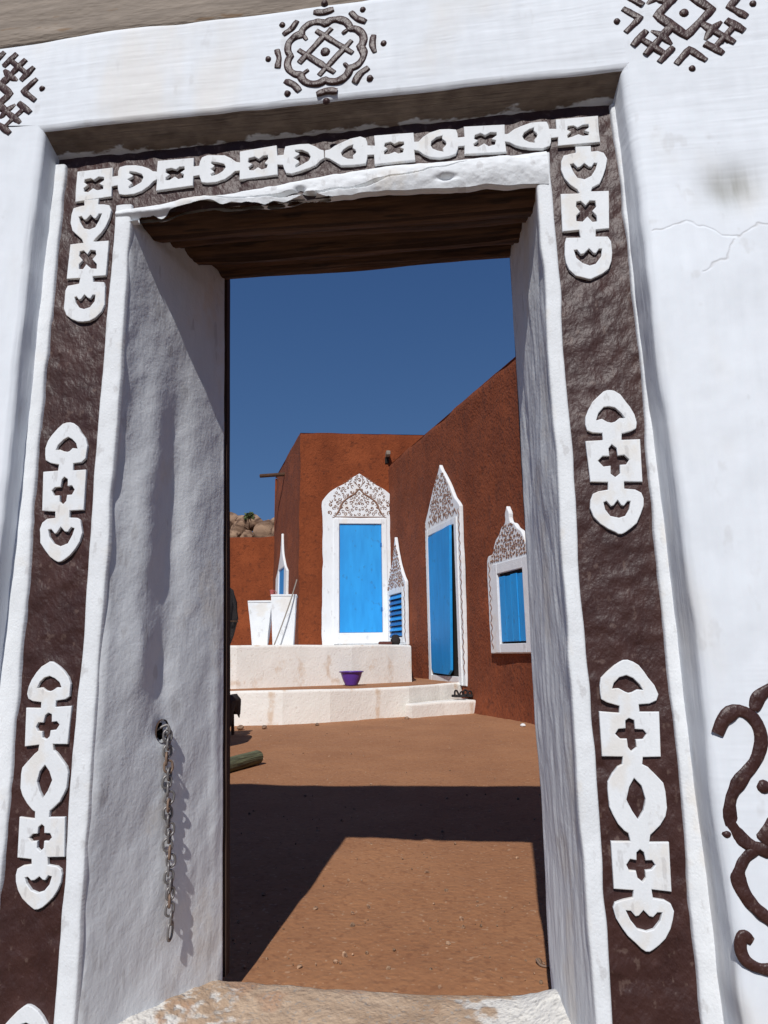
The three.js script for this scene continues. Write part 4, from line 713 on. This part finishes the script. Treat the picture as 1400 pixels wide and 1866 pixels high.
{ // unseen tall jar, added to cast the shadow that lies on the yard
  const t = thing('shadow_jar', 'tall clay jar added unseen behind the left jamb to cast a shadow', 'jar', [-2.62, 0, -4.75]);
  part('body', new THREE.LatheGeometry([[0.001, 0], [0.2, 0], [0.38, 0.25], [0.44, 0.55], [0.36, 0.85], [0.2, 1.02], [0.17, 1.12], [0.22, 1.18], [0.18, 1.19], [0.14, 1.1]].map(([a, b]) => new THREE.Vector2(a, b)), 36), m.mud, t);
}
{ // grey-green log
  const t = thing('log', 'weathered grey green log lying on the courtyard floor at left', 'log', [-1.74, 0.056, -3.47]);
  const g = new THREE.CylinderGeometry(0.052, 0.056, 1.0, 22, 24); const p = g.attributes.position, u = g.attributes.uv; for (let i = 0; i < p.count; i++) { const x = p.getX(i), y = p.getY(i), z = p.getZ(i), q = 1 + 0.08 * fbm(y * 5, x * 12, z * 12, 3); p.setXYZ(i, x * q, y + 0.01 * n3(x * 20, z * 20, 2), z * q); u.setXY(i, y, Math.atan2(z, x) * 0.08); }
  const q = toCreasedNormals(mergeVertices(g), 1); q.rotateX(-Math.PI / 2); q.rotateY(-0.25); part('trunk', q, m.log, t);
  const e = new THREE.CircleGeometry(0.05, 20); e.rotateY(Math.PI); e.translate(0, 0, -0.506); e.rotateY(-0.25); part('cut_end', e, m.wood, t);
}
tag(part('bent_wire', tube([[0.165, 0.012, -0.72], [0.175, 0.004, -0.705], [0.2, 0.005, -0.70], [0.205, 0.012, -0.73], [0.203, 0.05, -0.75]], 0.0035, 20, 6), m.rust, scene), 'short bent wire on the earth just inside the right jamb', 'wire');
{ // loose stones on the yard floor
  const spots = [[0.62, -6.6, 0.03], [-0.75, -7.45, 0.03], [-2.55, -6.35, 0.04], [-2.3, -6.45, 0.03], [-1.75, -6.75, 0.025]];
  const g0 = new THREE.IcosahedronGeometry(1, 2); const p = g0.attributes.position; for (let i = 0; i < p.count; i++) { const s = 1 + 0.25 * n3(p.getX(i) * 1.6, p.getY(i) * 1.6, p.getZ(i) * 1.6); p.setXYZ(i, p.getX(i) * s, p.getY(i) * s * 0.7, p.getZ(i) * s); } g0.computeVertexNormals();
  const L = ['pale pebble on the earth floor near the right mud wall', 'small stone at the foot of the white step', 'stone at the left foot of the lower terrace', 'stone close beside another under the lower terrace', 'little stone against the middle of the lower terrace'];
  spots.forEach(([x, z, r], i) => { const o = part(numbered('stone'), g0, i ? m.rock : m.limeTrim, scene); o.position.set(x, r * 0.5, z); o.scale.setScalar(r); o.rotation.y = i; tag(o, L[i], 'stone', 'loose stones on the courtyard floor'); });
}
{ // fine grit strewn over the yard
  const g = new THREE.IcosahedronGeometry(1, 0), N = 700, im = new THREE.InstancedMesh(g, m.rock, N), d = new THREE.Object3D(), c = new THREE.Color();
  for (let i = 0; i < N; i++) { const z = -0.6 - 8 * Math.pow(rnd(), 1.5), x = rr(-0.28, 0.22) * (1.4 - z) - 0.15, r = 0.0022 + 0.0075 * Math.pow(rnd(), 4); d.position.set(x, r * 0.3 + 0.014 * fbm(x * 1.1, z * 1.1, 2, 3), z); d.rotation.set(rr(0, 3), rr(0, 6), rr(0, 3)); d.scale.set(r, r * rr(0.5, 0.9), r * rr(0.7, 1.3)); d.updateMatrix(); im.setMatrixAt(i, d.matrix); const k = rr(0.7, 1.6); im.setColorAt(i, c.setRGB(k, k * 0.97, k * 0.92)); }
  im.name = 'gravel'; tag(im, 'fine grit and crumbs strewn over the courtyard earth', 'gravel', null, 'stuff'); scene.add(im);
}
scene.traverse((o) => { if (o.isMesh) { o.castShadow = true; o.receiveShadow = true; } });
renderer.render(scene, camera);
